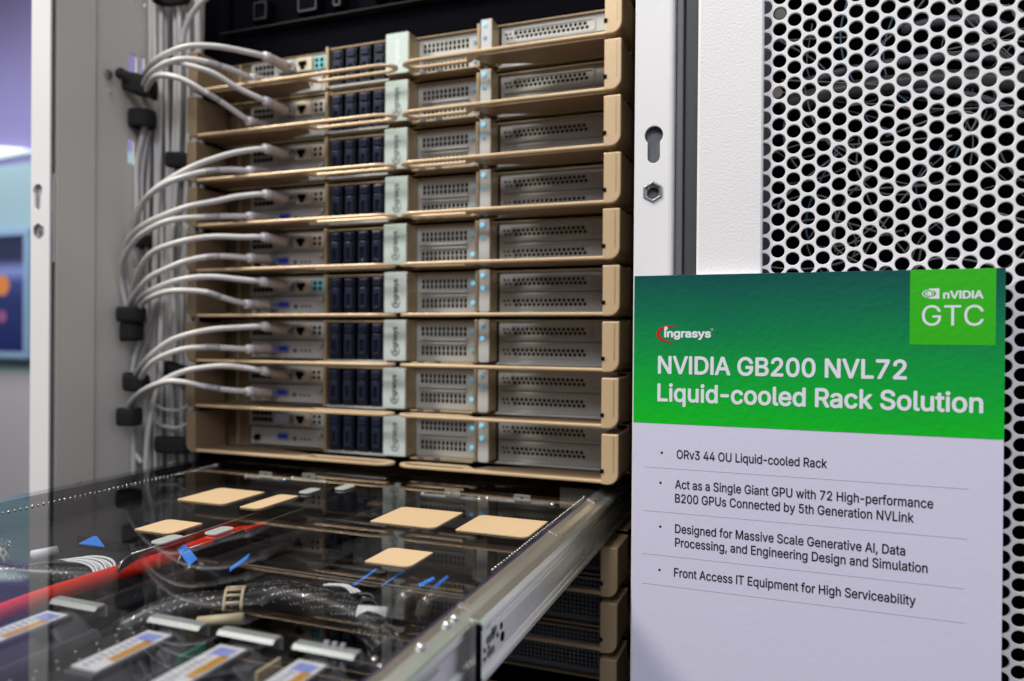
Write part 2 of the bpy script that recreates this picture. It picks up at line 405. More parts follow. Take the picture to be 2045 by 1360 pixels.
x1, x0, z1, z0, w = a.x, a.x-1100, a.z, b.z, 28
fr = MB(); fr.box(x0, x1, YB-60, YB-.5, z0, z0+w); fr.box(x0, x1, YB-60, YB-.5, z1-w, z1); fr.box(x0, x0+w, YB-60, YB-.5, z0+w, z1-w); fr.box(x1-w, x1, YB-60, YB-.5, z0+w, z1-w)
obj('frame', fr, 'bezel_glow', tv, bevel=3)
obj('display', MB().box(x0+w+.5, x1-w-.5, YB-45, YB-5, z0+w+.5, z1-w-.5), 'screen', tv)
mat('screen_orange', (.3, .1, .02), .5, emit=(.75, .26, .08), estr=.5); mat('screen_pink', (.3, .1, .2), .5, emit=(.12, .04, .12), estr=.4)
p = aty(4, 570, YB-46)
obj('picture_spot', fill2d([circle(p.x, p.z, 42)], 1, 'xz', YB-46.5), 'screen_orange', tv)
p = aty(4, 632, YB-46)
obj('picture_spot', fill2d([circle(p.x, p.z, 26)], 1, 'xz', YB-46.5), 'screen_pink', tv)

# ------------------------------------------------------------------ rack frame
YP = -135
rack = thing('server_rack', 'white steel server rack frame holding the compute trays', 'server rack', (-60, 0, -ZF))
ZT, ZB = 320, -ZF
def keyhole(cx, cz, s=1.0):
    r, w, tot = 5.95*s, 4.05*s, 24.2*s; zt = cz+tot/2; zc = zt-r; zb = cz-tot/2+w; out = []
    a0 = math.asin(w/r)
    for i in range(21): t = -pi/2+a0+(2*pi-2*a0)*i/20; out.append((cx+r*math.cos(t), zc+r*math.sin(t)))
    for i in range(11): t = pi+pi*i/10; out.append((cx+w*math.cos(t), zb+w*math.sin(t)))
    return out
kR = aty(1305.5, 288.7, YP); nR = aty(1303.5, 383.6, YP); kL = aty(75, 393.5, YP); nL = aty(77.5, 459.5, YP)
def hexpts(c, r): return circle(c.x, c.z, r, 6, pi/6)
def post(x0, x1, k, n):
    mb = fill2d([[(x0, ZB), (x1, ZB), (x1, ZT), (x0, ZT)], keyhole(k.x, k.z), hexpts(n, 6.9)], 2, 'xz', YP)
    o = obj('front_post', mb, 'white_powder', rack, bevel=.35)
    return o
pR = post(210.9, 233.6, kR, nR)
# rounded edge and return flange of the right post, sealing strip in the gap
prof = [(233.6, YP)]+[(233.6+2.6*math.sin(t), YP+2.6-2.6*math.cos(t)) for t in [pi/2*i/6 for i in range(1, 7)]]+[(236.2, YP+60), (233.6, YP+60)]
obj('post_return', MB().ext(prof, ZB, ZT, 'z'), 'white_powder', rack, smooth=False)
obj('post_inner_return', MB().box(210.9, 212.6, YP+2.1, YP+55, ZB, ZT), 'white_powder', rack)
obj('keyhole_backing', MB().box(213, 233, YP+5, YP+7, kR.z-60, kR.z+22), 'keyhole_grey', rack)
g = MB().box(236.4, 241, YP+8, YP+120, ZB, ZT); obj('gap_seal', g, 'inner_grey', rack, bevel=1)
g = MB().box(241.2, 250.6, YP+14, YP+120, ZB, ZT); obj('gap_seal', g, 'dark_gap', rack, bevel=1)
xl0, xl1 = aty(61.5, 400, YP).x, aty(99, 400, YP).x
pL = post(xl0, xl1, kL, nL)
obj('post_return', MB().box(xl0, xl0+1.6, YP+2.1, YP+70, ZB, ZT), 'white_powder', rack)
obj('keyhole_backing', MB().box(xl0+2, xl1-2, YP+5, YP+7, kL.z-60, kL.z+22), 'white_powder', rack)
for n in (nR, nL):                       # rivet nut: hex collar, threaded barrel
    m = fill2d([hexpts(n, 6.85), hexpts(n, 5.3)], 1.8, 'xz', YP-1.0, .4)
    nut = obj('hex_nut', m, 'zinc', rack)
    m = MB(); N_ = 24
    obj('nut_seat', fill2d([hexpts(n, 5.6), circle(n.x, n.z, 4.1, 24)], .6, 'xz', YP+1.0), 'brushed', nut)
    for i in range(12):
        m.add([(n.x+3.95*math.cos(2*pi*k/N_), YP+1.2+i*.9, n.z+3.95*math.sin(2*pi*k/N_)) for k in range(N_)]+[(n.x+3.5*math.cos(2*pi*k/N_), YP+1.2+(i+.5)*.9, n.z+3.5*math.sin(2*pi*k/N_)) for k in range(N_)]+[(n.x+3.95*math.cos(2*pi*k/N_), YP+1.2+(i+1)*.9, n.z+3.95*math.sin(2*pi*k/N_)) for k in range(N_)],
              [(k,(k+1)%N_,N_+(k+1)%N_,N_+k) for k in range(N_)]+[(N_+k,N_+(k+1)%N_,2*N_+(k+1)%N_,2*N_+k) for k in range(N_)])
    obj('thread', m, 'brushed', nut, smooth=True)
# left side panel with slots that let the room shine through
XL = -330
def slot(px0, px1, py0, py1):
    a = atx(px0, py0, XL); b = atx(px1, py1, XL); return [(a.y, b.z), (b.y, b.z), (b.y, a.z), (a.y, a.z)]
sl = [slot(257, 273, 104, 160), slot(279, 288, 110, 158), slot(255, 268, 276, 328), slot(268, 276, 0, 8), slot(283, 290, 0, 14), slot(262, 274, 840, 874)]
obj('side_panel', fill2d([[(YP+8, ZB), (420, ZB), (420, ZT), (YP+8, ZT)]]+sl, 2, 'yz', XL-2), 'grey_panel', rack)
yc = atx(188, 400, XL).y
obj('panel_lip', MB().box(XL+.05, XL+1.8, YP+8, yc, ZB, ZT), 'grey_panel', rack, bevel=.6)
p = atx(213, 148, XL); obj('screw', MB().cyl((XL+1, p.y, p.z), (XL+3.5, p.y, p.z), 4.6, 20), 'brushed', rack, bevel=.5)
p = atx(217, 182, XL); obj('screw', MB().cyl((XL+1, p.y, p.z), (XL+2.5, p.y, p.z), 1.4, 12), 'grey_panel', rack)
# back of the tray bay, rail columns
obj('back_panel', MB().box(-328, 209, 420, 424, ZB, ZT), 'black', rack)
obj('right_panel', MB().box(209, 210.5, YP+56, 420, ZB, ZT), 'black', rack)
obj('trunk_dark_backing', MB().box(-327.5, -254, 42, 44, ZB, ZT), 'black', rack)  # black sheet added to paint the darkness behind the cable trunk
obj('mounting_rail', MB().box(191, 207, 12, 40, ZB, ZT), 'black', rack)
obj('mounting_rail', MB().box(-277, -262, 20, 40, ZB, ZT), 'black', rack)
for k in range(-2, 15):
    t = T(k)
    obj('rail_bracket', MB().box(196, 208.5, -38, 11, t-36, t-6), 'champagne', rack, bevel=1.2)
    obj('rail_pin', MB().cyl((193.5, -30, t-40), (208.5, -30, t-40), 2.2, 12), 'black', rack)

# ------------------------------------------------------------------ compute trays
XT0, XT1 = -252, 184
def base_z(k): return T(k)-42
def lever_pts(tip, root, hole0, sgn):
    """plan outline of a cam lever (x, y) and its loop opening; tip = loop end, root = end at the block"""
    yf, yb = -47, -27; h = (yf+yb)/2; r = (yb-yf)/2; o = []
    for i in range(13): t = pi/2+pi*i/12; o.append((tip+sgn*r*1.6+sgn*1.6*r*math.cos(t), h+r*math.sin(t)))
    o += [(root, yf), (root, yf+5.5), (hole0+sgn*40, yf+5.5), (hole0+sgn*12, yf+7.5), (hole0, yb)]
    t_ = 3.4; i_ = []
    for i in range(13): t = pi/2+pi*i/12; i_.append((tip+sgn*r*1.6+sgn*1.6*(r-t_)*math.cos(t), h+(r-t_)*math.sin(t)))
    i_ += [(hole0+sgn*2, yf+t_+1), (hole0-sgn*3, yb-t_)]
    return [o, i_]
def make_tray(label, group):
    t = T(0); th = thing('compute_tray', label, 'server tray', (-32, 0, base_z(0)), group)
    sh = MB(); sh.box(XT0+2, XT1-2, 1, 380, t-1.0, t-.2); sh.box(XT0+2, XT1-2, 1, 380, t-41.2, t-40.4)
    sh.box(XT0+2, XT0+3.2, -2, 380, t-40.4, t-.9); sh.box(XT1-3.2, XT1-2, -2, 380, t-40.4, t-.9)
    obj('chassis', sh, 'champagne', th)
    obj('dark_liner', MB().box(XT0+3.4, XT1-3.4, 16, 18, t-40, t-1.1), 'black', th)  # black liner close behind the panels, painting the holes' inner shade
    # right bay: perforated panel with two bracket inserts and a row of pin holes
    def x(px, y=4.): return aty(px, 640, y).x
    xs = [76+4.25*i for i in range(16)]
    def hrow(z, off, lx): return (z, 1.75, [(q, 1.7, 'c', 1.22, 0) for q in lx]+[(q+off, 2.1, 'c', 1.66, 0) for q in xs])
    rows = [hrow(t-8.2, 0, [66.6, 70.4]), hrow(t-11.8, 1.9, [67.9, 71.9][:2]), hrow(t-27.0, 0, [66.6, 70.4]), hrow(t-30.6, 1.9, [67.9, 71.9]),
            (t-19.3, 1.0, [(66+2.25*i, 1.1, 'c', .78, 0) for i in range(42)])]
    obj('perforated_panel', perf(MB(), 62, 171, t-38.5, t-1.2, rows, 4.), 'face_metal', th)
    for zc in (t-10, t-28.8):
        fm = fill2d([rrect(72.5+1, 149, zc-5.6, zc+5.6, 2), rrect(74.4, 148.1, zc-4.7, zc+4.7, 1.4)], .8, 'xz', 3.1)
        obj('bracket_rim', fm, 'face_light', th)
    obj('ledge', MB().box(62, 171, -3, 3.9, t-40.3, t-38.6), 'face_light', th, bevel=.3)
    obj('groove_bar', MB().box(66, 160, 2.6, 3.9, t-17.2, t-16.4), 'face_light', th)
    obj('groove_bar', MB().box(66, 160, 2.6, 3.9, t-22.2, t-21.4), 'face_light', th)
    # indicator pillar
    pl = obj('indicator_pillar', MB().ext(rrect(49.6, 60.4, t-38.4, t-.2, [2, 2, 1, 1]), -15, 4), 'face_light', th, bevel=.4)
    pl.data.materials.clear(); pl.data.materials.append(MATS['champagne'])
    obj('pillar_face', fill2d([rrect(50.0, 60.0, t-37.8, t-.6, [2, 2, .8, .8])], .6, 'xz', -15.7), 'face_light', th)
    def led(px, zz, y, m):
        q = obj('indicator_light', fill2d([circle(px, zz, 1.85, 20)], .8, 'xz', y-.8, .2), m, th)
        obj('light_core', MB().cyl((px, y-1.1, zz), (px, y-.7, zz), .5, 10), 'led_core', q)
    led(53.6, t-5.3, -15.7, 'led'); led(53.6, t-16.6, -15.7, 'led')
    led(36.0, t-10.5, 3.4, 'led'); led(36.0, t-28.5, 3.4, 'led')
    # middle bay: square-hole grille
    gx = [-15.4+4.35*i for i in range(11)]
    rows = [(z, 2.3, [(q, 2.17, 'r', 1.5, 1.95) for q in gx]) for z in (t-8.2, t-12.9, t-26.3, t-31.0)]
    obj('grille_panel', perf(MB(), -22, 49.4, t-38.5, t-1.2, rows, 4.), 'face_metal', th)
    obj('grille_rib', MB().box(-18, 30, 1.8, 3.9, t-19.0, t-17.2), 'face_light', th, bevel=.4)
    obj('grille_rib', MB().box(-18, 30, 2.4, 3.9, t-22.4, t-21.2), 'face_metal', th, bevel=.3)
    obj('side_flange', MB().box(43.2, 46.2, -9, 3.9, t-39, t-.2), 'champagne', th, bevel=.4)
    obj('latch_strip', MB().box(-20, 43, -12, 3.8, t-40.3, t-38.8), 'champagne', th, bevel=.3)
    for px in (-9, 8): obj('latch_tab', MB().box(px-3, px+3, -12.6, -11.9, t-40.2, t-37.6), 'dark_gap', th)
    # name plate with the maker's logo running upward
    obj('plate_box', MB().box(-46.4, -22.2, -15, 4, t-38.4, t-.2), 'champagne', th, bevel=.7)
    np = obj('name_plate', fill2d([rrect(-46.2, -22.9, t-38.0, t-.4, 1.0)], .8, 'xz', -15.9, .25), 'plate', th)
    vs, fs = text2d('ingrasys', 5.0, 0, 24, .03); cx = -32.0; zb = t-33.2
    obj('lettering', MB().add([(cx-v[1], -16.0-v[2], zb+2.5+v[0]) for v in vs], fs), 'plate_ink', np)
    vs, fs = swoosh(5, 1.8, 5.6, 4.6, 1.5, .35*pi, 1.72*pi)
    obj('logo_swoosh', MB().add([(cx-v[1], -16.02, zb+v[0]) for v in vs], fs), 'plate_ink', np)
    # drive bay: four carriers
    obj('drive_bay', MB().box(-113.5, -47.2, 6, 8, t-40.3, t-1), 'black', th)
    obj('bay_wall', MB().box(-117.4, -114.4, -9, 8, t-40.3, t-.2), 'champagne', th, bevel=.4)
    obj('bay_lip', MB().box(-114.2, -47, -6, 6, t-1.8, t-.9-.05), 'lever_paint', th)
    obj('bay_sill', MB().box(-114.2, -47, -8, 6, t-40.3, t-38.6), 'face_light', th, bevel=.3)
    for i in range(4):
        x0 = -111.8+15.6*i
        d = obj('drive_carrier', MB().box(x0, x0+11.6, -6, 5.9, t-38.4, t-3.2), 'navy_drive', th, bevel=.5)
        lm = fill2d([rrect(x0+1.6, x0+9.6, t-33, t-13.5, 1.6), rrect(x0+3.2, x0+8, t-31, t-19, 1.2)], 1.2, 'xz', -7.4, .2)
        obj('latch', lm, 'navy_latch', d)
        obj('release_button', MB().box(x0+1.6, x0+9.6, -7.6, -6, t-11.5, t-4.6), 'navy_latch', d, bevel=.4)
        obj('vent_slit', MB().box(x0+2.2, x0+9, -7.9, -7.5, t-8.6, t-7.6), 'navy_drive', d)
    # left bay: port panel in two storeys
    obj('port_panel', MB().box(-216, -119, 2, 6, t-19.6, t-1.2), 'face_metal', th, bevel=.4)
    obj('management_panel', MB().box(-212, -124, 0, 6, t-38.6, t-20.6), 'face_metal', th, bevel=.5)
    obj('panel_rim', fill2d([rrect(-211, -128, t-37.6, t-21.4, 2), rrect(-210, -129, t-36.7, t-22.4, 1.5)], .7, 'xz', -.75), 'face_light', th)
    obj('filler_panel', MB().box(-248.8, -216.2, 4, 8, t-40.3, t-1), 'shaded_gold', th)
    obj('filler_rib', MB().box(-229, -226.5, -2, 3.9, t-40, t-1.2), 'champagne', th, bevel=.5)
    for z in (t-6.5, t-13):
        for i in range(5): obj('vent_hole', MB().box(-209+5*i-1.7, -209+5*i+1.7, 1.2, 1.95, z-2.2, z+2.2), 'black', th)
    obj('fibre_cage', MB().box(-181, -163, -2.5, 1.9, t-15.5, t-5), 'brushed', th, bevel=.5)
    rj = obj('network_port', MB().box(-157.5, -139, -1.5, 1.9, t-17, t-3.6), 'cream_metal', th, bevel=.4)
    obj('port_opening', fill2d([[(-154.6, t-7), (-145.2, t-7), (-145.2, t-11.5), (-147.4, t-11.5), (-147.4, t-15), (-152.4, t-15), (-152.4, t-11.5), (-154.6, t-11.5)]], .5, 'xz', -2.05), 'black', rj)
    cp = obj('vent_block', MB().box(-137.6, -121.2, .2, 1.9, t-16.4, t-3.8), 'cream_metal', th, bevel=.3)
    for i in range(2):
        for j in range(2): obj('vent_hole', MB().box(-134.2+6.0*i-1.6, -134.2+6.0*i+1.6, -.3, .15, t-12.7+5.4*j-1.6, t-12.7+5.4*j+1.6), 'black', cp)
    ub = obj('usb_port', MB().box(-177.5, -163.5, -1.6, -.1, t-32.2, t-25), 'brushed', th, bevel=.4)
    obj('port_tongue', MB().box(-176.3, -164.7, -2.2, -1.65, t-31, t-26.2), 'usb_blue', ub)
    for px, r in ((-157, 2.2), (-149.5, 1.1), (-144.5, 1.1), (-139.5, 1.1)):
        obj('button', MB().cyl((px, -1.2, t-30.5), (px, -.05, t-30.5), r, 14), 'dark_gap', th)
    obj('thumb_screw', MB().cyl((-125.5, -3, t-24.5), (-125.5, -.05, t-24.5), 2.2, 16), 'face_light', th, bevel=.4)
    obj('thumb_screw', MB().cyl((-202, -5, t-31), (-202, -.05, t-31), 3.0, 16), 'black', th, bevel=.4)
    # cam levers with their blocks
    for sgn, tip, root, hole0, bx0, bx1 in ((1, -16, 178, 46, 169.8, 181.2), (-1, -22, -246, -114, -250.6, -239.2)):
        lp = lever_pts(tip, root, hole0, sgn)
        lv = obj('cam_lever', fill2d(lp, 2.7, 'xy', t-42.2, .8), 'lever_paint', th)
        wb = [(hole0+sgn*2, -38.5), (root, -40), (root, -5), (hole0+sgn*60, -5), (hole0+sgn*14, -18)]
        obj('lever_web', fill2d([wb], 1.0, 'xy', t-42.0), 'web_brown', lv)
        rr = [0, 8.5, 1, 1] if sgn > 0 else [8.5, 0, 1, 1]
        e = 2.3 if sgn > 0 else 0
        blk = obj('lever_block', MB().ext(rrect(bx0, bx1+e, t-42.5, t-2.6, rr, 8), -48.5, -6), 'lever_paint' if sgn > 0 else 'shaded_gold', lv, bevel=.8)
        obj('block_line', MB().ext(rrect(bx1-1.9, bx1-1.3, t-33, t-4, .2, 2), -48.75, -48.4), 'champagne', blk) if sgn > 0 else None
        nx = bx0-.6 if sgn > 0 else bx1-2.2
        if sgn > 0: obj('block_notch', MB().box(nx, nx+2.8, -49, -42, t-33.5, t-30.4), 'black', blk)
    return th
ORD = ['first', 'second', 'third', 'fourth', 'fifth', 'sixth', 'seventh', 'eighth', 'ninth']
GT = 'compute trays stacked in the rack'
tray0 = make_tray('beige compute tray directly under the black blank panel', GT)
trays = [tray0]
for k in range(1, 9):
    c = copy_tree(tray0); c.location = W((-32, random.uniform(-1.6, 1.2), base_z(k))); trays.append(c)
    c['label'] = ('%s beige compute tray below the black blank panel, cabled on the left' % ORD[k]) if k < 8 else 'lowest closed beige compute tray, without cables, right above the pulled-out drawer'
def over(o, m):
    o.material_slots[0].link = 'OBJECT'; o.material_slots[0].material = MATS[m]
mat('vent_lit', (.25, .62, .66), .35, .2); mat('plate_green', (.60, .72, .66), .35, .1); mat('ink_grey', (.20, .23, .23), .4, .2)
mat('ink_glare', (.85, .95, .95), .3)  # whitened letters: reflection on the topmost name plate painted in
for k, tr in enumerate(trays):
    leds = [c for c in tr.children if c.name.startswith('indicator_light')]
    for i, l in enumerate(leds):
        dim = {0: (0, 1, 1, 1), 1: (0, 1, 1, 1), 2: (0, 1, 1, 1), 3: (0, 1, 1, 1), 4: (0, 1, 1, 0), 5: (0, 0, 0, 0), 6: (1, 0, 1, 1), 7: (1, 1, 1, 0), 8: (0, 0, 0, 0)}[k][i]
        if dim: over(l, 'led_dim')
    for c in tr.children:
        if c.name.startswith('vent_block') and k in (0, 5): over(c, 'vent_lit')  # cyan colour stands in for light on these vent blocks
        if c.name.startswith('vent_block') and k in (6, 8, 1): over(c, 'face_metal')
        if c.name.startswith('name_plate'):
            if k < 5: over(c, 'plate_green')
            for g in c.children:
                if k in (1, 2, 3, 4, 8): over(g, 'ink_grey')
                if k == 0: over(g, 'ink_glare')

# black blank panel and dark shelf above the trays
bp = thing('blank_panel', 'plain black blank panel above the topmost compute tray', 'panel', (-32, 0, T(0)+1.5))
obj('face', MB().box(-250, 186, 2, 6, T(0)+1.5, T(0)+31.5), 'black', bp, bevel=.6)
obj('flange', MB().box(-250, 186, -6, 1.9, T(0)+31.6, T(0)+33), 'black_gloss', bp, bevel=.3)
shf = thing('power_shelf', 'dark shelf with blue-grey connectors above the black blank panel', 'shelf', (-32, 0, T(0)+34))
obj('body', MB().box(-250, 186, 14, 200, T(0)+34, T(0)+78), 'black', shf, bevel=.6)
for i, xx in enumerate((-215, -160, -118, -70, -52, 6, 60, 110)):
    w_ = (20, 26, 12, 8, 22, 30, 18, 26)[i]
    obj('connector', MB().box(xx, xx+w_, 2, 13.9, T(0)+42, T(0)+64), 'black', shf, bevel=1)
    obj('connector_shell', fill2d([rrect(xx+2, xx+w_-2, T(0)+44, T(0)+62, 1.5), rrect(xx+3.2, xx+w_-3.2, T(0)+45.5, T(0)+60.5, 1)], 1, 'xz', .9), 'blue_sheen', shf)
# ------------------------------------------------------------------ lower trays, dim mesh fronts
def make_switch(label, group):
    t = T(0); th = thing('switch_tray', label, 'server tray', (-32, 0, base_z(0)), group)
    sh = MB(); sh.box(XT0+2, XT1-2, -2, 380, t-.9, t+.2); sh.box(XT0+2, XT1-2, -2, 380, t-41.6, t-40.4)
    obj('chassis', sh, 'champagne', th)
    rows = [(t-4.5-3.6*j, 1.8, [(36+3.6*i, 1.8, 'r', 1.3, 1.3) for i in range(37)]) for j in range(9)]
    obj('mesh_front', perf(MB(), -248, 171, t-39, t-1.5, rows, 2.), 'inner_grey', th)
    obj('dark_liner', MB().box(XT0+3, XT1-3, 60, 62, t-40, t-1), 'black', th)
    for sgn, tip, root, hole0, bx0, bx1 in ((1, -16, 178, 46, 169.8, 181.2), (-1, -22, -246, -114, -250.6, -239.2)):
        lv = obj('cam_lever', fill2d(lever_pts(tip, root, hole0, sgn), 3.2, 'xy', t-42.3, .9), 'lever_paint', th)
        rr = [0, 8.5, 1, 1] if sgn > 0 else [8.5, 0, 1, 1]
        blk = obj('lever_block', MB().ext(rrect(bx0, bx1+(2.3 if sgn > 0 else 0), t-42.5, t-2.6, rr, 8), -48.5, -6), 'lever_paint', lv, bevel=.8)
        nx = bx0-.6 if sgn > 0 else bx1-2.2
        obj('block_notch', MB().box(nx, nx+2.8, -49, -42, t-33.5, t-30.4), 'black', blk)
    return th
GS = 'dim mesh-fronted trays below the drawer'
sw = make_switch('mesh-fronted tray with beige lever, directly beneath the pulled-out drawer', GS)
for k, l in ((10, None), (11, 'second mesh-fronted tray with beige lever below the pulled-out drawer'), (12, 'third mesh-fronted tray with beige lever below the pulled-out drawer')):
    c = sw if k == 10 else copy_tree(sw)
    c.location = W((-32, 0, base_z(k)))
    if l: c['label'] = l

# ------------------------------------------------------------------ cables
def z1(x, y): return (x/2.921, y/2.921)
def z4(x, y): return (x/2.921, 440+y/2.921)
up = [
 (0, 'upper', z1, [(1690,400),(1560,335),(1400,295),(1250,270),(1100,270),(980,310),(900,360),(850,420),(825,490)]),
 (0, 'lower', z1, [(1590,490),(1480,460),(1350,405),(1200,360),(1080,345),(980,365),(900,410),(850,470),(835,520)]),
 (1, 'upper', z1, [(1690,660),(1560,595),(1400,520),(1250,430),(1130,390),(1020,360),(940,375),(880,440),(860,510)]),
 (1, 'lower', z1, [(1560,745),(1460,710),(1330,620),(1200,540),(1080,470),(980,440),(910,445),(870,490),(850,550)]),
 (2, 'upper', z1, [(1690,905),(1560,870),(1400,885),(1250,925),(1120,975),(1000,1040),(900,1110),(830,1190),(790,1300),(770,1420),(800,1560)]),
 (2, 'lower', z1, [(1570,1010),(1465,998),(1330,990),(1200,1000),(1080,1030),(970,1070),(880,1130),(820,1200),(770,1310),(750,1450)]),
 (3, 'upper', z1, [(1690,1165),(1560,1135),(1400,1145),(1250,1175),(1100,1205),(960,1255),(860,1300),(780,1360),(730,1450),(712,1600),(735,1780)]),
 (3, 'lower', z1, [(1570,1285),(1465,1265),(1330,1262),(1200,1265),(1060,1275),(950,1300),(860,1345),(790,1400),(725,1500),(695,1620),(710,1800)]),
 (4, 'upper', z4, [(1690,130),(1550,100),(1400,98),(1250,95),(1120,110),(1000,140),(900,180),(840,240),(800,320),(770,420),(755,520)]),
 (4, 'lower', z4, [(1590,230),(1465,222),(1330,210),(1200,215),(1080,240),(980,280),(880,330),(810,400),(760,480),(745,560)]),
 (5, 'upper', z4, [(1690,380),(1540,360),(1400,345),(1250,330),(1120,335),(1000,360),(900,400),(830,440),(785,500),(770,560)]),
 (5, 'lower', z4, [(1590,500),(1450,490),(1330,460),(1200,420),(1060,410),(960,420),(880,450),(830,490),(800,560)]),
 (6, 'upper', z4, [(1690,640),(1550,620),(1400,625),(1250,635),(1120,660),(1000,700),(900,770),(840,830),(800,890),(780,960)]),
 (6, 'lower', z4, [(1600,750),(1460,752),(1330,745),(1200,740),(1080,750),(980,780),(900,820),(850,870),(820,930),(800,990)]),
 (7, 'upper', z4, [(1690,900),(1550,880),(1420,860),(1300,850),(1180,860),(1080,880),(980,920),(900,970),(820,1040),(780,1100),(765,1170)]),
 (7, 'lower', z4, [(1600,1010),(1460,1000),(1330,990),(1200,970),(1080,945),(980,940),(880,970),(800,1020),(750,1085),(735,1160)])]
GP = 'patch cables plugged into the trays'
for k, which, zf, pts in up:
    n = len(pts); world = []
    for i, q in enumerate(pts):
        if i == 0: y = -4
        elif i == 1: y = -36
        else:
            s = (i-1)/(n-2); y = -36-42*math.sin(pi*min(1, s*1.05)*.95)-8*s+(3 if which == 'upper' else -3)*s
        world.append(aty(*zf(*q), y))
    for w in world: w.x = max(w.x, XL+6.5)
    th = thing('patch_cable', 'pale grey patch cable in the %s port of the %s compute tray below the panel' % (which, ORD[k]), 'cable', world[-1], GP)
    sp = spline(world, 8)
    a, b = world[0], world[1]; d = (b-a).normalized(); L = (b-a).length
    obj('cord', MB().tube(sp[7:], 2.75, 12), 'cable', th, smooth=True)
    if which == 'lower': obj('label_band', MB().tube(sp[19:25], 2.86, 12), 'cable_print', th, smooth=True)
    bt = obj('boot', MB().tube([a+d*(L*.22), a+d*(L*.3), a+d*(L*.55), a+d*(L*.9), a+d*(L*.97)], 4, 14, lambda t: 5.4-1.0*t), 'boot', th, smooth=True)
    obj('plug', MB().obox(a+d*(L*.06), CR.cross(d).cross(d), d, CR.cross(d), 4.6, L*.2, 3.4), 'brushed', th, bevel=.6)
    obj('collar', MB().tube([a+d*(L*.94), a+d*(L*1.0), a+d*(L*1.1), a+d*(L*1.14)], 5, 16, lambda t: 5.0-.9*t), 'collar', th, smooth=True)
# vertical trunk of cables along the side panel
GV = 'vertical trunk cables beside the side panel'
for i in range(34):
    px = 298+i*3.05+random.uniform(-2, 2); y = (-26, -12, 4)[i % 3]+random.uniform(-4, 4)+i*.2
    pts = []
    ph = random.uniform(0, 6); am = random.uniform(3, 7)
    for j, py in enumerate(range(-60, 1060, 110)):
        q = aty(px+am*math.sin(ph+py*.007)-(py-300)*.012, py, y); q.x = max(q.x, XL+4); pts.append(q)
    tag(obj('trunk_cable', MB().tube(spline(pts, 5), 2.6, 10), 'cable' if i % 3 == 0 else 'cable_shade', smooth=True),
        'grey cable running straight up the trunk bundle beside the side panel', 'cable', GV)
GL = 'loose cables looping between the straps'
for pts, y0 in (([(845,560),(850,700),(830,800),(790,960),(755,1150),(735,1300),(720,1500),(700,1640)], -40), ([(870,560),(880,700),(850,850),(810,1020),(780,1200),(760,1380)], -34),
            ([(905,1750),(880,1850),(830,1950),(790,2080),(770,2200)], -46), ([(930,1700),(900,1850),(850,2000),(810,2130),(790,2240)], -40),
            ([(1010,1300),(1000,1500),(1020,1900),(1015,2060)], -34), ([(1090,1310),(1095,1600),(1105,1800),(1115,1900)], -32),
            ([(950,1750),(935,2000),(940,2150),(930,2220),(890,2380),(860,2560),(850,2760)], -52), ([(1060,260),(1075,180),(1120,80),(1180,10),(1260,-60)], -45),
            ([(700,2470),(740,2560),(780,2640),(830,2700)], -40), ([(760,2475),(775,2560),(760,2680),(765,2800)], -42)):
    q = [aty(a/2.921, b/2.921, y0) for a, b in pts]
    for w in q: w.x = max(w.x, XL+4)
    tag(obj('loose_cable', MB().tube(spline(q, 8), 2.7, 10), 'cable', smooth=True), 'pale cable bowing out of the trunk bundle between two black straps', 'cable', GL)
for py in (812, 846):
    q = [aty(x_, py+dy, -36) for x_, dy in ((308, -6), (325, 4), (345, 8), (362, 6), (380, -4))]
    tag(obj('cable_loop', MB().tube(spline(q, 8), 1.6, 8), 'cable', smooth=True), 'thin white cord loop wrapped across the trunk bundle near the drawer', 'cord', 'cord loops round the trunk')
# hook-and-loop straps
def strap(name_lab, cx, cy, w, h, y, tilt=0., dep=18):
    c = aty(cx, cy, y); s = (c-CAM).dot(CF)/FPX; hw, hh = w*s/2, h*s/2
    c.x = max(c.x, XL+hw*.6+3)
    m = MB(); n = 28; vs = []; fs = []
    prof = [(-hh, .96), (-hh*.6, 1.02), (0, 1.04), (hh*.6, 1.02), (hh, .96), (hh*.9, .86), (-hh*.9, .86)]
    for i in range(n):
        t = 2*pi*i/n; cc, ss = math.cos(t), math.sin(t)
        for z_, k_ in prof: vs.append((c.x+hw*k_*math.copysign(abs(cc)**.7, cc), c.y+dep*.5*k_*math.copysign(abs(ss)**.7, ss), c.z+z_+math.tan(tilt)*hw*cc))
    q = len(prof)
    for i in range(n):
        for j in range(q): fs.append((i*q+j, ((i+1) % n)*q+j, ((i+1) % n)*q+(j+1) % q, i*q+(j+1) % q))
    m.add(vs, fs)
    return m, c
GB = 'black cable straps'
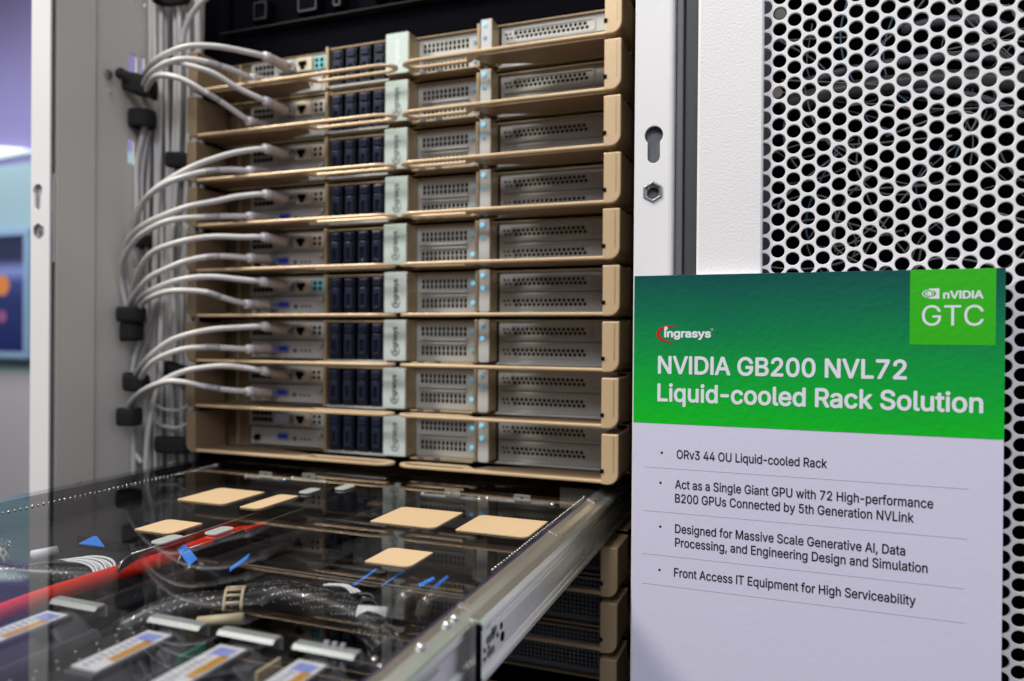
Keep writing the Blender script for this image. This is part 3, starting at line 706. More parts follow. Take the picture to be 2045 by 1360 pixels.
for lab, cx, cy, w, h, y, tl in (
    ('wide black strap where the topmost patch cables meet, with a loose tail', 279, 170, 78, 40, -52, -.35),
    ('rounded black strap just below the strap with the loose tail', 284, 238, 56, 36, -44, -.1),
    ('black strap across the right half of the trunk beside the third tray', 362, 322, 66, 30, -34, -.15),
    ('black strap behind the looping patch cables of the fifth tray', 284, 482, 28, 26, -36, 0),
    ('black strap gathering patch cables beside the sixth tray', 262, 628, 60, 30, -60, -.02),
    ('small black strap hanging right under the strap of the sixth tray', 263, 662, 42, 38, -58, .05),
    ('black strap gathering patch cables beside the eighth tray', 272, 764, 52, 34, -60, -.12),
    ('black strap on the trunk right behind the eighth tray cables', 354, 742, 56, 26, -34, -.3),
    ('lowest left black strap with two patch cables rising from it', 258, 832, 48, 34, -62, 0),
    ('broad black strap at the foot of the trunk above the drawer', 345, 888, 80, 30, -40, 0),
    ('black strap at the top of the trunk beneath the shelf', 342, -6, 86, 22, -36, -.08)):
    m, c = strap(lab, cx, cy, w, h, y, tl)
    th = tag(obj('cable_strap', m, 'velcro', smooth=True), lab, 'strap', GB)
    if 'loose tail' in lab and 'topmost' in lab:
        a = aty(262, 162, -58); b = aty(240, 146, -62)
        obj('tail', MB().tube(spline([a, (a+b)/2+Vector((0, -2, 1)), b]), 4, 12, lambda t: 4.2+1.6*t), 'velcro', th, smooth=True)

# ------------------------------------------------------------------ pulled-out drawer
ZL = -384.0; DX0, DX1, DY0, DY1 = -244, 163, -520, -2; ZFL = -424
dr = thing('pulled_out_drawer', 'open server drawer pulled out on steel slides under a clear acrylic lid', 'drawer', (-32, -260, ZFL-2))
obj('floor_plate', MB().box(DX0, DX1, DY0, 300, ZFL-2, ZFL), 'chassis_dark', dr)
obj('side_wall', MB().ext([(DX0, ZFL), (DX0, ZL-2.6), (DX0+1.5, ZL-2.6), (DX0+1.5, ZFL)], DY0, 200), 'black_gloss', dr)
obj('side_wall', MB().ext([(DX1-1.5, ZFL), (DX1-1.5, ZL-2.6), (DX1, ZL-2.6), (DX1, ZFL)], DY0, 200), 'brushed', dr)
obj('front_wall', MB().box(DX0+1.6, DX1-1.6, DY0, DY0+2, ZFL, ZL-2.6), 'champagne', dr)
obj('lid', MB().box(DX0, DX1, DY0, -1, ZL-2.5, ZL), 'acrylic', dr)
mat('edge_violet', (.06, .05, .12), .2, .3)
obj('lid_edge', MB().box(DX1+.1, DX1+1.1, DY0, -1, ZL-2.5, ZL+.3), 'edge_violet', dr, bevel=.2)
obj('lid_edge', MB().box(DX0-1.1, DX0-.1, DY0, -1, ZL-2.5, ZL), 'acrylic', dr)
obj('seam', MB().box(30, DX1-1, -295.4, -294.6, ZL+.02, ZL+.3), 'zinc', dr)
# tan pads on the lid
for x0, x1, y0, y1, q in ((-119.5, -76, -190, -145.5, 1), (-60, -43, -192, -147, 1), (-79, -50, -265, -238, 1), (47.5, 95, -192, -148, 1), (109, 157.5, -190.5, -149, 1), (90.5, 118, -268, -240, 1)):
    obj('tan_pad', fill2d([rrect(x0, x1, y0, y1, [.4, 4.5, .4, 4.5], 6)], .9, 'xy', ZL+.05, .1), 'tan_pad', dr)
# bead rows along both sides
for xb, y0, y1 in ((-197, -300, -60), (160.6, -255, -60)):
    m = MB(); n = int((y1-y0)/4.2)
    for i in range(n): m.ball((xb, y0+(y1-y0)*i/n, ZL+.5), .7, 8, 5)
    o = obj('bead_row', m, 'zinc', dr, smooth=True); o['kind'] = 'stuff'
# slide rails, right and left: outer member, inner member
def rail(prof, y0, y1, x, s): return MB().ext([(x+s*a, b) for a, b in prof], y0, y1)
outer = [(0, -376.5), (6, -375.2), (11.5, -376.2), (13.4, -378.6), (13.4, -382), (11.2, -384), (11.2, -386.3), (12.6, -387.5), (12.6, -404), (11.2, -405.2), (11.2, -408), (13.4, -410), (13.4, -414), (11.5, -416.5), (6, -417), (0, -416)]
inner = [(0, -380), (5.5, -379.5), (8, -381.5), (8, -386), (6.4, -388), (6.4, -402), (8, -404.5), (8, -410), (5.5, -412), (0, -412)]
obj('top_flange', MB().ext([(DX1+1.2, ZL-.2), (DX1+1.8, ZL+.3), (DX1+5.5, ZL-1.0), (DX1+10.5, ZL-4.0), (DX1+9.5, ZL-5.2), (DX1+1.2, ZL-3)], DY0, -6), 'steel', dr)
sr = obj('slide_outer_member', rail([(a, (b+376)*.76-387.5) for a, b in outer], -312, 380, DX1+2.2, 1), 'steel', dr, bevel=.4)
obj('slide_inner_member', rail([(a, (b+380)*.8-389) for a, b in inner], DY0-20, -312.2, DX1+2.2, 1), 'steel', dr, bevel=.4)
obj('slide_outer_member', rail([(a, (b+376)*.7-394) for a, b in outer], -312, 380, DX0-2.2, -1), 'steel', dr, bevel=.4)
obj('slide_inner_member', rail([(a, (b+380)*.7-396) for a, b in inner], DY0-20, -312.2, DX0-2.2, -1), 'steel', dr, bevel=.4)
ex = DX1+2.2+12.7                       # end plate: cut-outs near the front end of the outer member
for (y, z, w, h) in ((-300, -399.4, 10, 3.6), (-296, -397.4, 6, 3.4), (-300, -406, 9, 3.2), (-286.5, -399, 2.6, 3.2), (-285, -404.6, 4.5, 4.4), (-291.5, -401.5, 2, 2.4), (-307.5, -402.5, 2, 2), (-307.5, -406.6, 2, 1.8), (-302.5, -402.8, 1.6, 1.8)):
    obj('slide_cutout', MB().ext(rrect(y-w/2, y+w/2, z-h/2, z+h/2, min(w, h)*.35, 3), ex+.0, ex+.15, 'x'), 'dark_gap' if w > 5 else 'black', sr)
obj('rail_gap_shadow', MB().box(DX1+12.8, DX1+15.4, -313.4, -312.1, -418, -389), 'black', dr, bevel=.3)  # black strip painting the shadow between outer and inner slide
xi = DX1+2.2+6.5
obj('release_latch', MB().ext(rrect(-366, -338, -408, -397.5, 4.5, 5), xi, xi+1.2, 'x'), 'white_label', dr)
obj('release_latch', MB().ext(rrect(-362, -346, -405.5, -400, 2.4, 5), xi+1.25, xi+2, 'x'), 'inner_grey', dr)
for y in (-70, -168, -306):
    obj('lid_clip', MB().obox((DX1+4.4, y, ZL-1.2), (1, .1, -.45), (0, 1, 0), (.45, 0, 1), 3.4, 2.2, .8), 'zinc', dr, bevel=.3)
    obj('lid_clip', MB().obox((DX0-4.4, y, ZL-1.2), (-1, .1, -.45), (0, 1, 0), (-.45, 0, 1), 3.4, 2.2, .8), 'zinc', dr, bevel=.3)
for y in (-320, -328, -352): obj('rivet', MB().ball((DX1+5.5, y, ZL-.8), 2.0, 10, 6), 'zinc', dr, smooth=True)
# divider: two sheets with rolled tabs
def sheet(x, y0, y1, r):
    top, bot = ZL-3.2, ZFL+.2
    o = [(y1, bot), (y1, top-10), (y1-14, top-10)]+[(y1-18, top)]+[(y0+r-r*math.sin(t), top-r+r*math.cos(t)) for t in [pi/2*i/6 for i in range(7)]]+[(y0, bot)]
    return fill2d([o], 1.2, 'yz', x)
dA = obj('divider_sheet', sheet(-48, -306, -60, 10), 'divider', dr, bevel=.25)
dB = obj('divider_sheet', sheet(-26, -284, -78, 8), 'divider', dr, bevel=.25)
for x_, y0, y1 in ((-48, -305, -80), (-26, -283, -98)):
    obj('sheet_edge', MB().tube([(x_+.6, y0+9, ZL-3.2), (x_+.6, y1, ZL-3.2)], .55, 8), 'zinc', dr, smooth=True)
    obj('sheet_edge', MB().tube([(x_+.6, y0-.4, ZFL+6), (x_+.6, y0-.4, ZL-13), (x_+.6, y0+2.5, ZL-6), (x_+.6, y0+9, ZL-3.2)], .55, 8), 'zinc', dr, smooth=True)
for x_, y in ((-40, -276), (-25.5, -249), (-45, -129), (-27, -107)):
    obj('tab', fill2d([rrect(x_-6, x_+4.5, y-9, y+9, 3.5, 5)], 1.3, 'xy', ZL-2.9+3.2, .4), 'pale_metal', dr)
obj('foot_tab', MB().box(-38, -27, -288, -280, ZFL+16, ZFL+17.2), 'brushed', dr, bevel=.3)
# rear cross plates, handles and bracket
for pxa, pya, pxb, pyb in ((845, 988, 962, 996), (974, 997, 1102, 1010), (492, 952, 572, 958), (585, 956, 640, 964)):
    a = atz(pxa, pya, -392); b = atz(pxb, pyb, -392); b.y = a.y
    h = obj('cross_handle', MB().cyl(a, b, 1.7, 12), 'pale_metal', dr, smooth=True)
    m_ = a.lerp(b, .55)
    obj('handle_bracket', fill2d([rrect(m_.x-7, m_.x+7, -391, -377.5-8, 1), circle(m_.x, -388.2, 1.3, 14)], 1.2, 'xz', m_.y-2.6), 'pale_metal', h)
    for e in (a, b): obj('handle_end', MB().ball(e, 2.6, 10, 6), 'zinc', h, smooth=True)
obj('corner_bracket', MB().box(128, 158, -22, -20.5, -404, -386.6), 'cream_metal', dr, bevel=.4)
obj('deck', MB().box(DX0+2, -49.5, -300, -20, -412, -410), 'chassis_dark', dr, bevel=.5)
obj('deck', MB().box(-24, DX1-2, -292, -20, -412, -410), 'chassis_dark', dr, bevel=.5)
for x0, x1, y0, y1 in ((-120, -80, -125, -95), (40, 95, -120, -80), (104, 150, -125, -90), (0, 40, -240, -200), (50, 80, -270, -225), (-160, -120, -240, -180), (120, 152, -290, -215)):
    obj('component_cover', MB().box(x0, x1, y0, y1, -409.9, -402), 'black_gloss', dr, bevel=.8)

# things lying inside the drawer
hs = thing('red_hose', 'bright red hose running through the drawer divider', 'hose', (-56, -200, -404))
obj('tube', MB().tube(spline([(-80, -430, -400), (-62, -385, -400), (-57.5, -340, -398), (-50, -300, -396.5), (-40, -270, -394), (-37, -230, -392.5), (-36.5, -205, -396), (-36, -180, -408)], 8), 4.6, 16), 'red_hose', hs, smooth=True)
obj('end_collar', MB().tube([(-36, -184, -406), (-36, -168, -412)], 5.8, 16), 'black_gloss', hs, smooth=True)
for pts in ([(-25.2, -228), (-25.2, -208)], [(-25.2, -266), (-25.2, -256)]):
    tag(obj('red_edge_strip', MB().box(-27.0, -23.6, pts[0][1], pts[1][1], ZL-5, ZL-2.7), 'red_hose', bevel=.6), 'short red edge guard clipped on the divider sheet in the drawer', 'edge guard', 'red edge guards on the divider')
bh = thing('black_hose', 'black rubber hose with small white print beside the red hose', 'hose', (-30, -200, -408))
path = spline([(-60, -420, -408), (-36, -360, -408), (-30, -310, -407), (-18, -270, -403), (-8, -230, -400), (-2, -190, -401), (2, -120, -404), (4, -40, -406)], 8)
obj('tube', MB().tube(path, 8, 18), 'black_gloss', bh, smooth=True)
vs, fs = text2d('E148000 EAWG 80°C', 2.2, 0, 40, .01)
obj('print', MB().add([(-30.5+v[1]*.5+v[0]*.10, -318+v[0], -398.9+v[0]*.06+v[1]*.6) for v in vs], fs), 'sign_rule', bh)
GBu = 'braided cable bundles in the drawer'
def bundle(lab, pts, r, seed):
    random.seed(seed); th = thing('cable_bundle', lab, 'cable bundle', Vector(pts[-1])-Vector((0, 0, r)), GBu)
    sp = spline(pts, 10)
    sl = obj('braided_sleeve', MB().tube(sp, r, 22), 'sleeve', th, smooth=True)
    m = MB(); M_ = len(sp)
    for i in range(1, M_-1):                 # pale slivers painted in as glints on the braid
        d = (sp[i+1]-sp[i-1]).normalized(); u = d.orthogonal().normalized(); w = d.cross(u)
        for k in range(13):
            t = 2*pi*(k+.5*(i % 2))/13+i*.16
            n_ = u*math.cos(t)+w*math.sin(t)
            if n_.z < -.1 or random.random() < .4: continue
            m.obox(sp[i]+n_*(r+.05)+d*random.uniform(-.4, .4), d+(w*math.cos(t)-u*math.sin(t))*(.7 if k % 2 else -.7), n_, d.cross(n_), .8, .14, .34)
    o = obj('braid_glints', m, 'glint', sl); o['kind'] = 'stuff'
    return th
b1 = bundle('thick braided black bundle with cream clamp crossing the right drawer half', [(-4, -342, -410), (14, -326, -401), (37, -310, -400), (52, -296, -399), (72, -292, -400), (96, -297, -400), (118, -305, -402), (134, -318, -407)], 7.6, 1)
b2 = bundle('slim braided black bundle lying behind the clamped bundle', [(8, -300, -408), (28, -290, -402), (48, -281, -400), (66, -284, -400), (84, -292, -398), (100, -291, -397)], 4.6, 2)
b3 = bundle('braided bundle with teal glints in the left drawer half', [(-170, -330, -400), (-140, -322, -400), (-110, -312, -402), (-80, -302, -403), (-62, -290, -406)], 6.0, 3)
b4 = bundle('braided bundle with cream clamp at the left drawer wall', [(-165, -290, -398), (-150, -302, -396), (-138, -314, -397), (-120, -332, -402), (-100, -350, -408)], 6.5, 4)
def ladder(c, d, w, h, par):
    """cream cable clamp: two hoops joined by rungs"""
    c = Vector(c); d = Vector(d).normalized(); s = Vector((0, 0, 1)).cross(d).normalized()
    m = MB()
    for e in (-1, 1):
        m.tube([c+d*(e*w)+s*(math.cos(t)*h)+Vector((0, 0, math.sin(t)*h)) for t in [pi*i/12 for i in range(13)]], .9, 8)
    for i in range(1, 7):
        t = pi*i/7; q = c+s*(math.cos(t)*h)+Vector((0, 0, math.sin(t)*h)); m.tube([q-d*w, q+d*w], .8, 8)
    obj('ladder_clamp', m, 'cream_plastic', par, smooth=True)
ladder((39, -309, -400), (.75, .45, 0), 4.2, 8.6, b1)
obj('clamp_base', MB().tube([(40, -336, -399), (60, -328, -397)], 2.6, 10), 'cream_plastic', b1, smooth=True)
ladder((-138, -314, -397), (.55, -.6, 0), 4, 7.8, b4)
def sleeve(par, a, b, r): obj('white_sleeve', MB().tube([a, b], r, 18), 'white_label', par, smooth=True)
sleeve(b1, (109, -304, -397), (122.5, -299.5, -397.5), 4.4); sleeve(b2, (66, -291, -397), (80, -290.5, -397), 2.5); sleeve(b3, (-127, -297, -396.5), (-122, -284, -396.5), 3.2)
obj('red_cap', MB().tube([(128, -326, -408), (134, -330, -407)], 2.4, 10), 'red_hose', b1, smooth=True)
GF = 'strips of blue tape flagging cables in the drawer'
def flag(lab, q, ub=1.2):
    q = [Vector(p) for p in q]; n_ = (q[1]-q[0]).cross(q[2]-q[0]).normalized()*.35
    m = MB().add([p-n_ for p in q]+[p+n_ for p in q], [(0,1,2,3), (7,6,5,4), (0,4,5,1), (1,5,6,2), (2,6,7,3), (3,7,4,0)])
    tag(obj('tape_flag', m, 'blue_tape'), lab, 'tape', GF)
def zz(px, py, z): return atz(px, py, z)
s1 = lambda x, y: (x/4.25, 1040+y/4.25)
s2 = lambda x, y: (300+x/4.09, 1040+y/4.09)
s8 = lambda x, y: (600+x/2.72, 860+y/2.72)
flag('broad blue tape flag on the white wires left of the red hose', [zz(*s1(668, 196), -390.5), zz(*s1(795, 133), -389), zz(*s1(825, 136), -389), zz(*s1(888, 222), -390.5)])
flag('square blue tape flag at the front corner of the divider', [zz(*s2(222, 238), -388.5), zz(*s2(285, 192), -387.2), zz(*s2(385, 312), -388), zz(*s2(318, 372), -390)])
flag('blue tape flag standing alone behind the clamped bundle', [zz(*s2(650, 418), -396), zz(*s2(655, 385), -395), zz(*s2(815, 268), -387), zz(*s2(800, 310), -388)])
for lab, q in (('long thin blue tape flag over the white wires behind the white sleeve', [(292, 845), (280, 835), (430, 732), (438, 738)]), ('thin blue tape flag, second from the white wires', [(440, 850), (445, 838), (560, 758), (568, 764)]),
             ('broad blue tape flag bent over the rounded cable ends', [(552, 905), (580, 865), (722, 796), (732, 806)]), ('blue tape flag next to the drawer wall on the last rounded cable end', [(672, 912), (690, 875), (795, 790), (806, 792)])):
    flag(lab, [zz(*s8(*q[0]), -397), zz(*s8(*q[1]), -396), zz(*s8(*q[2]), -387.2), zz(*s8(*q[3]), -387.4)])
GW = 'fan lead wires fanned out under blue tape'
def wires(lab, pts0, pts1, n, m, r=.8):
    th = thing('wire_group', lab, 'wires', Vector(pts0[0])-Vector((0, 0, 3)), GW)
    for i in range(n):
        s = i/(n-1) if n > 1 else 0
        obj('wire', MB().tube(spline([Vector(a).lerp(Vector(b), s)+Vector((0, 0, .8*math.sin(i*2))) for a, b in zip(pts0, pts1)], 6), r, 8), m, th, smooth=True)
wires('white wires curving down beside the rounded divider corner', [(-110, -306, -398), (-92, -300, -395), (-74, -300, -396), (-62, -306, -402)], [(-106, -296, -400), (-88, -288, -396), (-70, -288, -397), (-56, -300, -404)], 8, 'white_label')
wires('black wires spreading out of the sleeve left of the red hose', [(-116, -313, -398), (-104, -306, -396), (-92, -300, -396), (-84, -296, -398)], [(-112, -306, -402), (-100, -298, -400), (-88, -290, -400), (-80, -286, -402)], 7, 'sleeve', 1.3)
wires('short white wires under the thin blue tape flags', [(74, -282, -394), (86, -280, -394), (98, -288, -396)], [(78, -277, -396), (90, -276, -396), (102, -284, -398)], 4, 'white_label')
wires('dark wires ending in rounded loops near the drawer wall', [(92, -286, -396), (104, -285, -394), (112, -291, -398)], [(98, -290, -398), (110, -290, -396), (116, -296, -400)], 5, 'sleeve', 1.1)
GE = 'rounded smoky cable ends by the drawer wall'
mat('smoky', (.10, .085, .075), .15, .2)
for px, py in ((605, 905), (725, 925)):
    p = zz(*s8(px, py), -397); tag(obj('cable_end', MB().tube(spline([p+Vector((-4, -6, -8)), p+Vector((-2, -2, 0)), p+Vector((2, 3, 1)), p+Vector((5, 7, -8))]), 4.6, 14), 'smoky', smooth=True), 'rounded smoky brown cable end under a blue tape flag', 'cable end', GE)
p = zz(*s2(430, 430), -398)
tag(obj('hose_coupling', MB().tube(spline([p+Vector((-9, -8, -8)), p+Vector((-5, -4, -1)), p+Vector((0, 0, 1.5)), p+Vector((6, 4, -3)), p+Vector((10, 8, -10))], 6), 7.5, 18, lambda t: 7.6-2.2*abs(t-.5)), 'black_gloss', smooth=True), 'glossy black hose coupling behind the square blue tape flag', 'coupling')
# fan modules with printed labels and grey clips
GFan = 'fan modules at the front of the drawer'
def fan(cx, lab, first=None):
    th = thing('fan_module', lab, 'fan', (cx, -385, ZFL+.1), GFan)
    body = MB().ext([(cx-19.4, -423.8), (cx+19.4, -423.8), (cx+19.4, -406), (cx+16, -402), (cx-16, -402), (cx-19.4, -406)], -440, -353)
    hb = obj('housing', body, 'fan_black', th, bevel=1.2)
    for ya, yb, rr in ((-372, -355, 18.2), (-402, -378, 17.6), (-438, -408, 18.2)):
        obj('housing_drum', MB().tube([(cx, ya, -413), (cx, ya+.01, -413), (cx, ya+2.5, -413), (cx, yb-2.5, -413), (cx, yb-.01, -413), (cx, yb, -413)], rr, 32, lambda t, rr=rr: rr-(2.2 if t in (0, 1) else .7 if t < .25 or t > .75 else 0)), 'fan_black', hb, smooth=True)
    obj('label_bed', MB().box(cx-8, cx+8, -403, -360, -402.5, -394.5), 'fan_black', hb, bevel=.8)
    lbm = obj('label', MB().box(cx-6.8, cx+7.0, -400, -362, -394.4, -393.6), 'white_label', th)
    obj('orange_print', MB().box(cx+1.6, cx+6.2, -391, -371, -393.55, -393.45), 'orange_print', lbm)
    obj('blue_print', MB().box(cx-4.4, cx+5.0, -371.5, -364.5, -393.55, -393.45), 'blue_print', lbm)
    for i in range(9): obj('print_line', MB().box(cx-4.6+random.uniform(0, 1), cx+random.uniform(-1, .6), -398+3*i, -396.9+3*i, -393.55, -393.45), 'sign_rule', lbm)
    obj('clip', MB().ext([(-354, -394.4), (-352, -392.4), (-347.6, -392.4), (-346.4, -393.8), (-346.4, -399), (-347.4, -399), (-347.6, -394), (-352, -393.8)], cx-17, cx+14, 'x'), 'pale_metal', th, bevel=.3)
    obj('clip_foot', MB().box(cx-19, cx-14, -353, -347, -399, -396.5), 'black', th, bevel=.4)
    return th
fan(-20.3, 'labelled black fan module next to the red hose, right of it'); fan(43.2, 'labelled black fan module between the green strip and the dotted board')
fan(84.0, 'labelled black fan module between the green strip and the pale strip'); fan(124.4, 'labelled black fan module nearest to the right drawer wall')
fan(-101, 'labelled black fan module left of the red hose')
for x_, c_, lab in ((64.2, 'green_board', 'thin green strip standing between two fan modules'), (104.4, 'cream_plastic', 'thin pale strip standing between two fan modules')):
    tag(obj('spacer_strip', MB().box(x_-.5, x_+.5, -372, -357, -423.8, -397), c_), lab, 'strip')
bd = thing('dotted_board', 'dark circuit board dotted with small solder points beside a fan module', 'circuit board', (12, -375, ZFL+.1))
obj('board', MB().box(1, 22.5, -420, -340, -423.8, -405), 'chassis_dark', bd, bevel=.4)
for i in range(12):
    obj('solder_point', MB().ball((5+(i % 2)*7+random.uniform(-1, 1), -402+5*i, -404.6), .75, 8, 5), 'glint', bd, smooth=True)
pr_ = thing('metal_prongs', 'pale prongs and glinting screws by the last fan module', 'connector', (140, -345, ZFL+.1))
obj('block', MB().box(128, 152, -346, -334, -423.8, -401), 'chassis_dark', pr_, bevel=.6)
for i in range(3): obj('prong', MB().box(121+4*i, 123+4*i, -349.5, -348, -405, -390.6), 'collar', pr_)
for x_, y_ in ((133, -341), (139, -338), (145, -343), (149, -337)): obj('screw', MB().ball((x_, y_, -400.6), 2, 10, 6), 'zinc', pr_, smooth=True)

# ------------------------------------------------------------------ neighbouring rack: door with perforated sheet
YD = -154.6
x0, x1 = aty(1392, 300, YD).x, aty(1524, 300, YD).x
dx1 = x1+230; dz0, dz1 = -ZF+60, 320
door = thing('rack_door', 'white textured rack door with round-hole perforated sheet', 'door', ((x0+dx1)/2, YD, dz0))
fm = fill2d([[(x0, dz0), (dx1+42, dz0), (dx1+42, dz1), (x0, dz1)], rrect(x1, dx1, dz0+45, dz1-45, 1)], 22, 'xz', YD)
obj('frame', fm, 'white_orange_peel', door, bevel=1.6)
h0 = aty(1554.9, 343.5, YD+3.5); ax, bz_ = 8.25, 9.42; R_ = 3.86
m = MB(); NA = 24; ys = YD+3.5
i0 = -2; ncol = int((dx1-h0.x)/ax)+2; zlo, zhi = -560, 40
nrow = int((zhi-zlo)/bz_)
ca = math.atan2(bz_/2, ax/2); ang = sorted([2*pi*i/NA for i in range(NA)]+[ca, pi-ca, pi+ca, 2*pi-ca])
cell = []
for a in ang:
    c, s = math.cos(a), math.sin(a); k = min(ax/2/abs(c) if abs(c) > 1e-6 else 1e9, bz_/2/abs(s) if abs(s) > 1e-6 else 1e9)
    cell.append(((c*k, s*k), (c*(R_+.28), s*(R_+.28)), (c*R_, s*R_)))
na = len(ang)
for i in range(i0, ncol):
    for j in range(nrow):
        cx = h0.x+i*ax; cz = h0.z+(j-int((h0.z-zlo)/bz_))*bz_+(bz_/2 if i % 2 else 0)
        vs = [(cx+q[0][0], ys, cz+q[0][1]) for q in cell]+[(cx+q[1][0], ys, cz+q[1][1]) for q in cell]+[(cx+q[2][0], ys+.28, cz+q[2][1]) for q in cell]+[(cx+q[2][0], ys+1.6, cz+q[2][1]) for q in cell]
        fs = []
        for l in range(3): fs += [(l*na+q, l*na+(q+1) % na, (l+1)*na+(q+1) % na, (l+1)*na+q) for q in range(na)]
        m.add(vs, fs)
ps = obj('perforated_sheet', m, 'white_powder', door)
obj('lower_sheet', MB().box(x1-8, dx1+8, ys, ys+1.6, dz0+30, zlo-10), 'white_powder', door)
obj('upper_sheet', MB().box(x1-8, dx1+8, ys, ys+1.6, zhi+10, dz1-30), 'white_powder', door)
# behind the perforated door: dim wires and shelves
nb = thing('neighbour_rack', 'dark interior of the neighbouring rack behind the perforated door', 'server rack', ((x0+dx1)/2, 100, -ZF))
obj('back_panel', MB().box(x0, dx1+42, 200, 204, -ZF, 320), 'black', nb)
obj('side_panel', MB().box(x0, x0+2, YD+22.5, 200, -ZF, 320), 'black', nb)
obj('side_panel', MB().box(dx1+40, dx1+42, YD+22.5, 200, -ZF, 320), 'black', nb)
obj('inner_post', MB().box(x0+30, x0+42, -70, -40, -ZF, 320), 'conduit_grey', nb, bevel=1)
for px, py in ((1558, 30), (1551, 186)):
    p = aty(px, py, -70.5); obj('screw', MB().cyl((p.x, -72.5, p.z), (p.x, -70.1, p.z), 4, 16), 'boot', nb, bevel=.5)
random.seed(11)
for (pa, pb, h, m_) in (((1600, 165), (2045, 120), 6, 'inner_grey'), ((1560, 210), (2045, 165), 13, 'conduit_grey'), ((1800, 60), (2045, 70), 7, 'inner_grey'), ((1740, 185), (2045, 230), 5, 'inner_grey')):
    a = aty(*pa, -60); b = aty(*pb, -60)
    obj('conduit', MB().tube(spline([a, a.lerp(b, .3)+Vector((0, -4, 5)), a.lerp(b, .7)+Vector((0, -4, 6)), b], 6), h*.45, 12), m_, nb, smooth=True)
GN = 'thin wires behind the perforated door'
for i in range(58):
    px = random.uniform(1560, 2080); py = random.uniform(40, 560); y = random.uniform(-80, -30)
    mode = random.random()
    if mode < .45: dx_, dy_ = random.choice((-1, 1))*random.uniform(80, 170), random.uniform(100, 210)
    elif mode < .75: dx_, dy_ = random.uniform(150, 260), random.uniform(-35, 20)
    else: dx_, dy_ = random.uniform(-30, 30), random.uniform(160, 260)
    a = aty(px-dx_/2, py-dy_/2, y); b = aty(px+dx_/2, py+dy_/2, y+random.uniform(-8, 8)); bow = Vector((random.choice((-1, 1))*random.uniform(6, 20), random.uniform(-4, 4), random.uniform(-16, 16)))
    tag(obj('thin_wire', MB().tube(spline([a, a.lerp(b, .35)+bow, a.lerp(b, .7)+bow*.9, b], 8), random.choice((.45, .6, .75)), 6), 'wire_blue' if mode > .8 else 'wire_grey', smooth=True),
        'thin pale wire seen through the round holes of the rack door', 'wire', GN)

# ------------------------------------------------------------------ sign
YS = -160.0
def sp_(px, py): return aty(px, py, YS)
tl, tr_, hl, hr = sp_(1268, 548), sp_(2010, 540), sp_(1266, 843), sp_(2007, 878)
SX0, SX1 = 216.4, 413.8; SZ1 = -221.6; SZH = -312.7; SZ0 = SZ1-279
sign = thing('information_sign', 'upright product sign with green header and white bullet list', 'sign', ((SX0+SX1)/2, YS, SZ0))
obj('board', MB().box(SX0, SX1, YS, YS+5.2, SZ0, SZ1), 'sign_white', sign, bevel=.3)
hd = obj('header_print', MB().box(SX0+.05, SX1-.05, YS-.16, YS-.04, SZH, SZ1-.05), 'sign_header', sign)
gx0, gx1 = sp_(1817, 610).x, sp_(1989, 610).x; gz0 = sp_(1900, 689).z
bxo = obj('green_box', MB().box(gx0, gx1, YS-.24, YS-.2, gz0, SZ1-.06), 'sign_box', sign)
def line(s, pl, pr, base, cap_px, m, par, bold=0., name='lettering', yy=-.3):
    a = sp_(pl, base); b = sp_(pr, base); c = sp_(pl, base-cap_px)
    vs, fs = text2d(s, c.z-a.z, a.x, b.x, bold)
    return obj(name, MB().add([(v[0], YS+yy-v[2], a.z+v[1]) for v in vs], fs), m, par)
line('NVIDIA GB200 NVL72', 1313.9, 1811, 745, 33.3, 'sign_text', hd, .020)
line('Liquid-cooled Rack Solution', 1312.8, 1963.5, 800, 33.3, 'sign_text', hd, .020)
line('GTC', 1841, 1964, 650, 40, 'sign_text', bxo, .0)
line('nVIDIA', 1883, 1964, 596, 14.5, 'sign_text', bxo, .03)
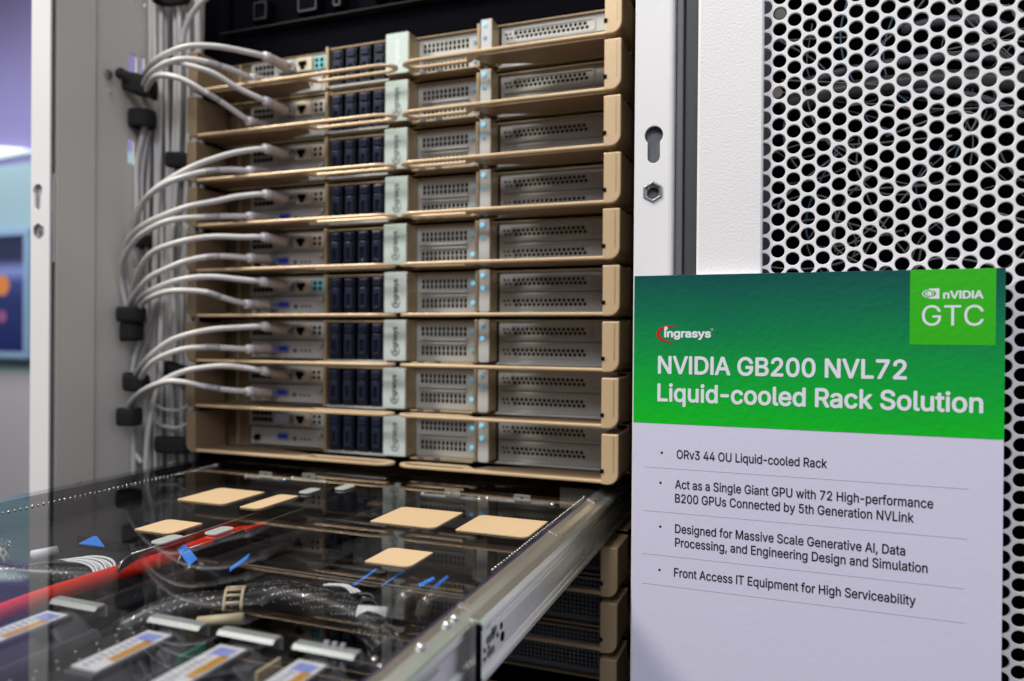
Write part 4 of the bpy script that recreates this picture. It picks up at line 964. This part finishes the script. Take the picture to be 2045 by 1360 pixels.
# eye-shaped emblem: block with spiral eye
a = sp_(1841, 597); b = sp_(1876, 576); w_, h_ = b.x-a.x, b.z-a.z
def E_(u, v): return (a.x+u*w_, YS-.3, a.z+v*h_)
em = MB()
blk = [(.42, 1), (1, 1), (1, 0), (.42, 0), (.42, .14)]+[(.42+.4*math.sin(t), .5-.36*math.cos(t)) for t in [pi*i/10 for i in range(1, 10)]]+[(.42, .86)]
em2 = fill2d([[(a.x+u*w_, a.z+v*h_) for u, v in blk]], .05, 'xz', YS-.33)
emb = obj('emblem_block', em2, 'sign_text', bxo)
for k, (ro, ri) in enumerate(((1.0, .84), (.62, .44))):
    lo = []
    for t in [pi*i/16 for i in range(17)]: lo.append((.44-.44*ro*math.cos(t)*(1 if math.cos(t) > 0 else .55), .5+.40*ro*math.sin(t)))
    for t in [pi*i/16 for i in range(17)]: lo.append((.44+.44*ro*math.cos(t)*(.55 if math.cos(t) > 0 else 1), .5-.40*ro*math.sin(t)))
    hi = [(.44+(u-.44)*ri/ro, .5+(v-.5)*ri/ro) for u, v in lo]
    obj('emblem_ring', fill2d([[(a.x+u*w_, a.z+v*h_) for u, v in lo], [(a.x+u*w_, a.z+v*h_) for u, v in hi]], .05, 'xz', YS-.36), 'sign_text', emb)
obj('emblem_pupil', fill2d([[(a.x+(.44+.13*math.cos(t))*w_, a.z+(.5+.16*math.sin(t))*h_) for t in [2*pi*i/16 for i in range(16)]]], .05, 'xz', YS-.36), 'sign_text', emb)
# maker's logo
lg = line('ingrasys', 1326, 1420, 673, 14.6, 'sign_text', hd, .035)
p = sp_(1330.2, 655.6); obj('i_dot', fill2d([circle(p.x, p.z, 1.12, 20)], .05, 'xz', YS-.34), 'sign_text', lg)
c = sp_(1335.5, 667); q = sp_(1311, 650)
vs, fs = swoosh(c.x, c.z, (c.x-q.x), (q.z-c.z), 2.1, .28*pi, 1.72*pi)
obj('logo_swoosh', MB().add([(v[0], YS-.27, v[1]) for v in vs], fs), 'logo_red', lg)
p = sp_(1422, 658); obj('registered_mark', fill2d([circle(p.x, p.z, .7, 16), circle(p.x, p.z, .5, 16)], .05, 'xz', YS-.3), 'sign_text', lg)
for s, pl, pr, base, bul in (('ORv3 44 OU Liquid-cooled Rack', 1351.2, 1651.5, 915.4, (1321.6, 904)), ('Act as a Single Giant GPU with 72 High-performance', 1348, 1864, 975, (1319, 964)),
        ('B200 GPUs Connected by 5th Generation NVLink', 1348, 1825, 1003, None), ('Designed for Massive Scale Generative AI, Data', 1348, 1808, 1063.7, (1318.5, 1051.5)),
        ('Processing, and Engineering Design and Simulation', 1348, 1852.9, 1091, None), ('Front Access IT Equipment for High Serviceability', 1346, 1828.8, 1151, (1317, 1138))):
    o = line(s, pl, pr, base, 17.0, 'sign_ink', sign, .011, yy=-.12)
    if bul:
        p = sp_(*bul); obj('bullet', fill2d([circle(p.x, p.z, .75, 16)], .05, 'xz', YS-.1), 'sign_ink', sign)
for pl, y_, pr in ((1286, 932, 1935), (1284.5, 1018.6, 1932), (1282, 1104.5, 1927), (1281.4, 1163.8, 1927)):
    a = sp_(pl, y_); b = sp_(pr, y_); obj('rule_line', MB().box(a.x, b.x, YS-.1, YS-.03, a.z-.09, a.z+.09), 'sign_rule', sign)
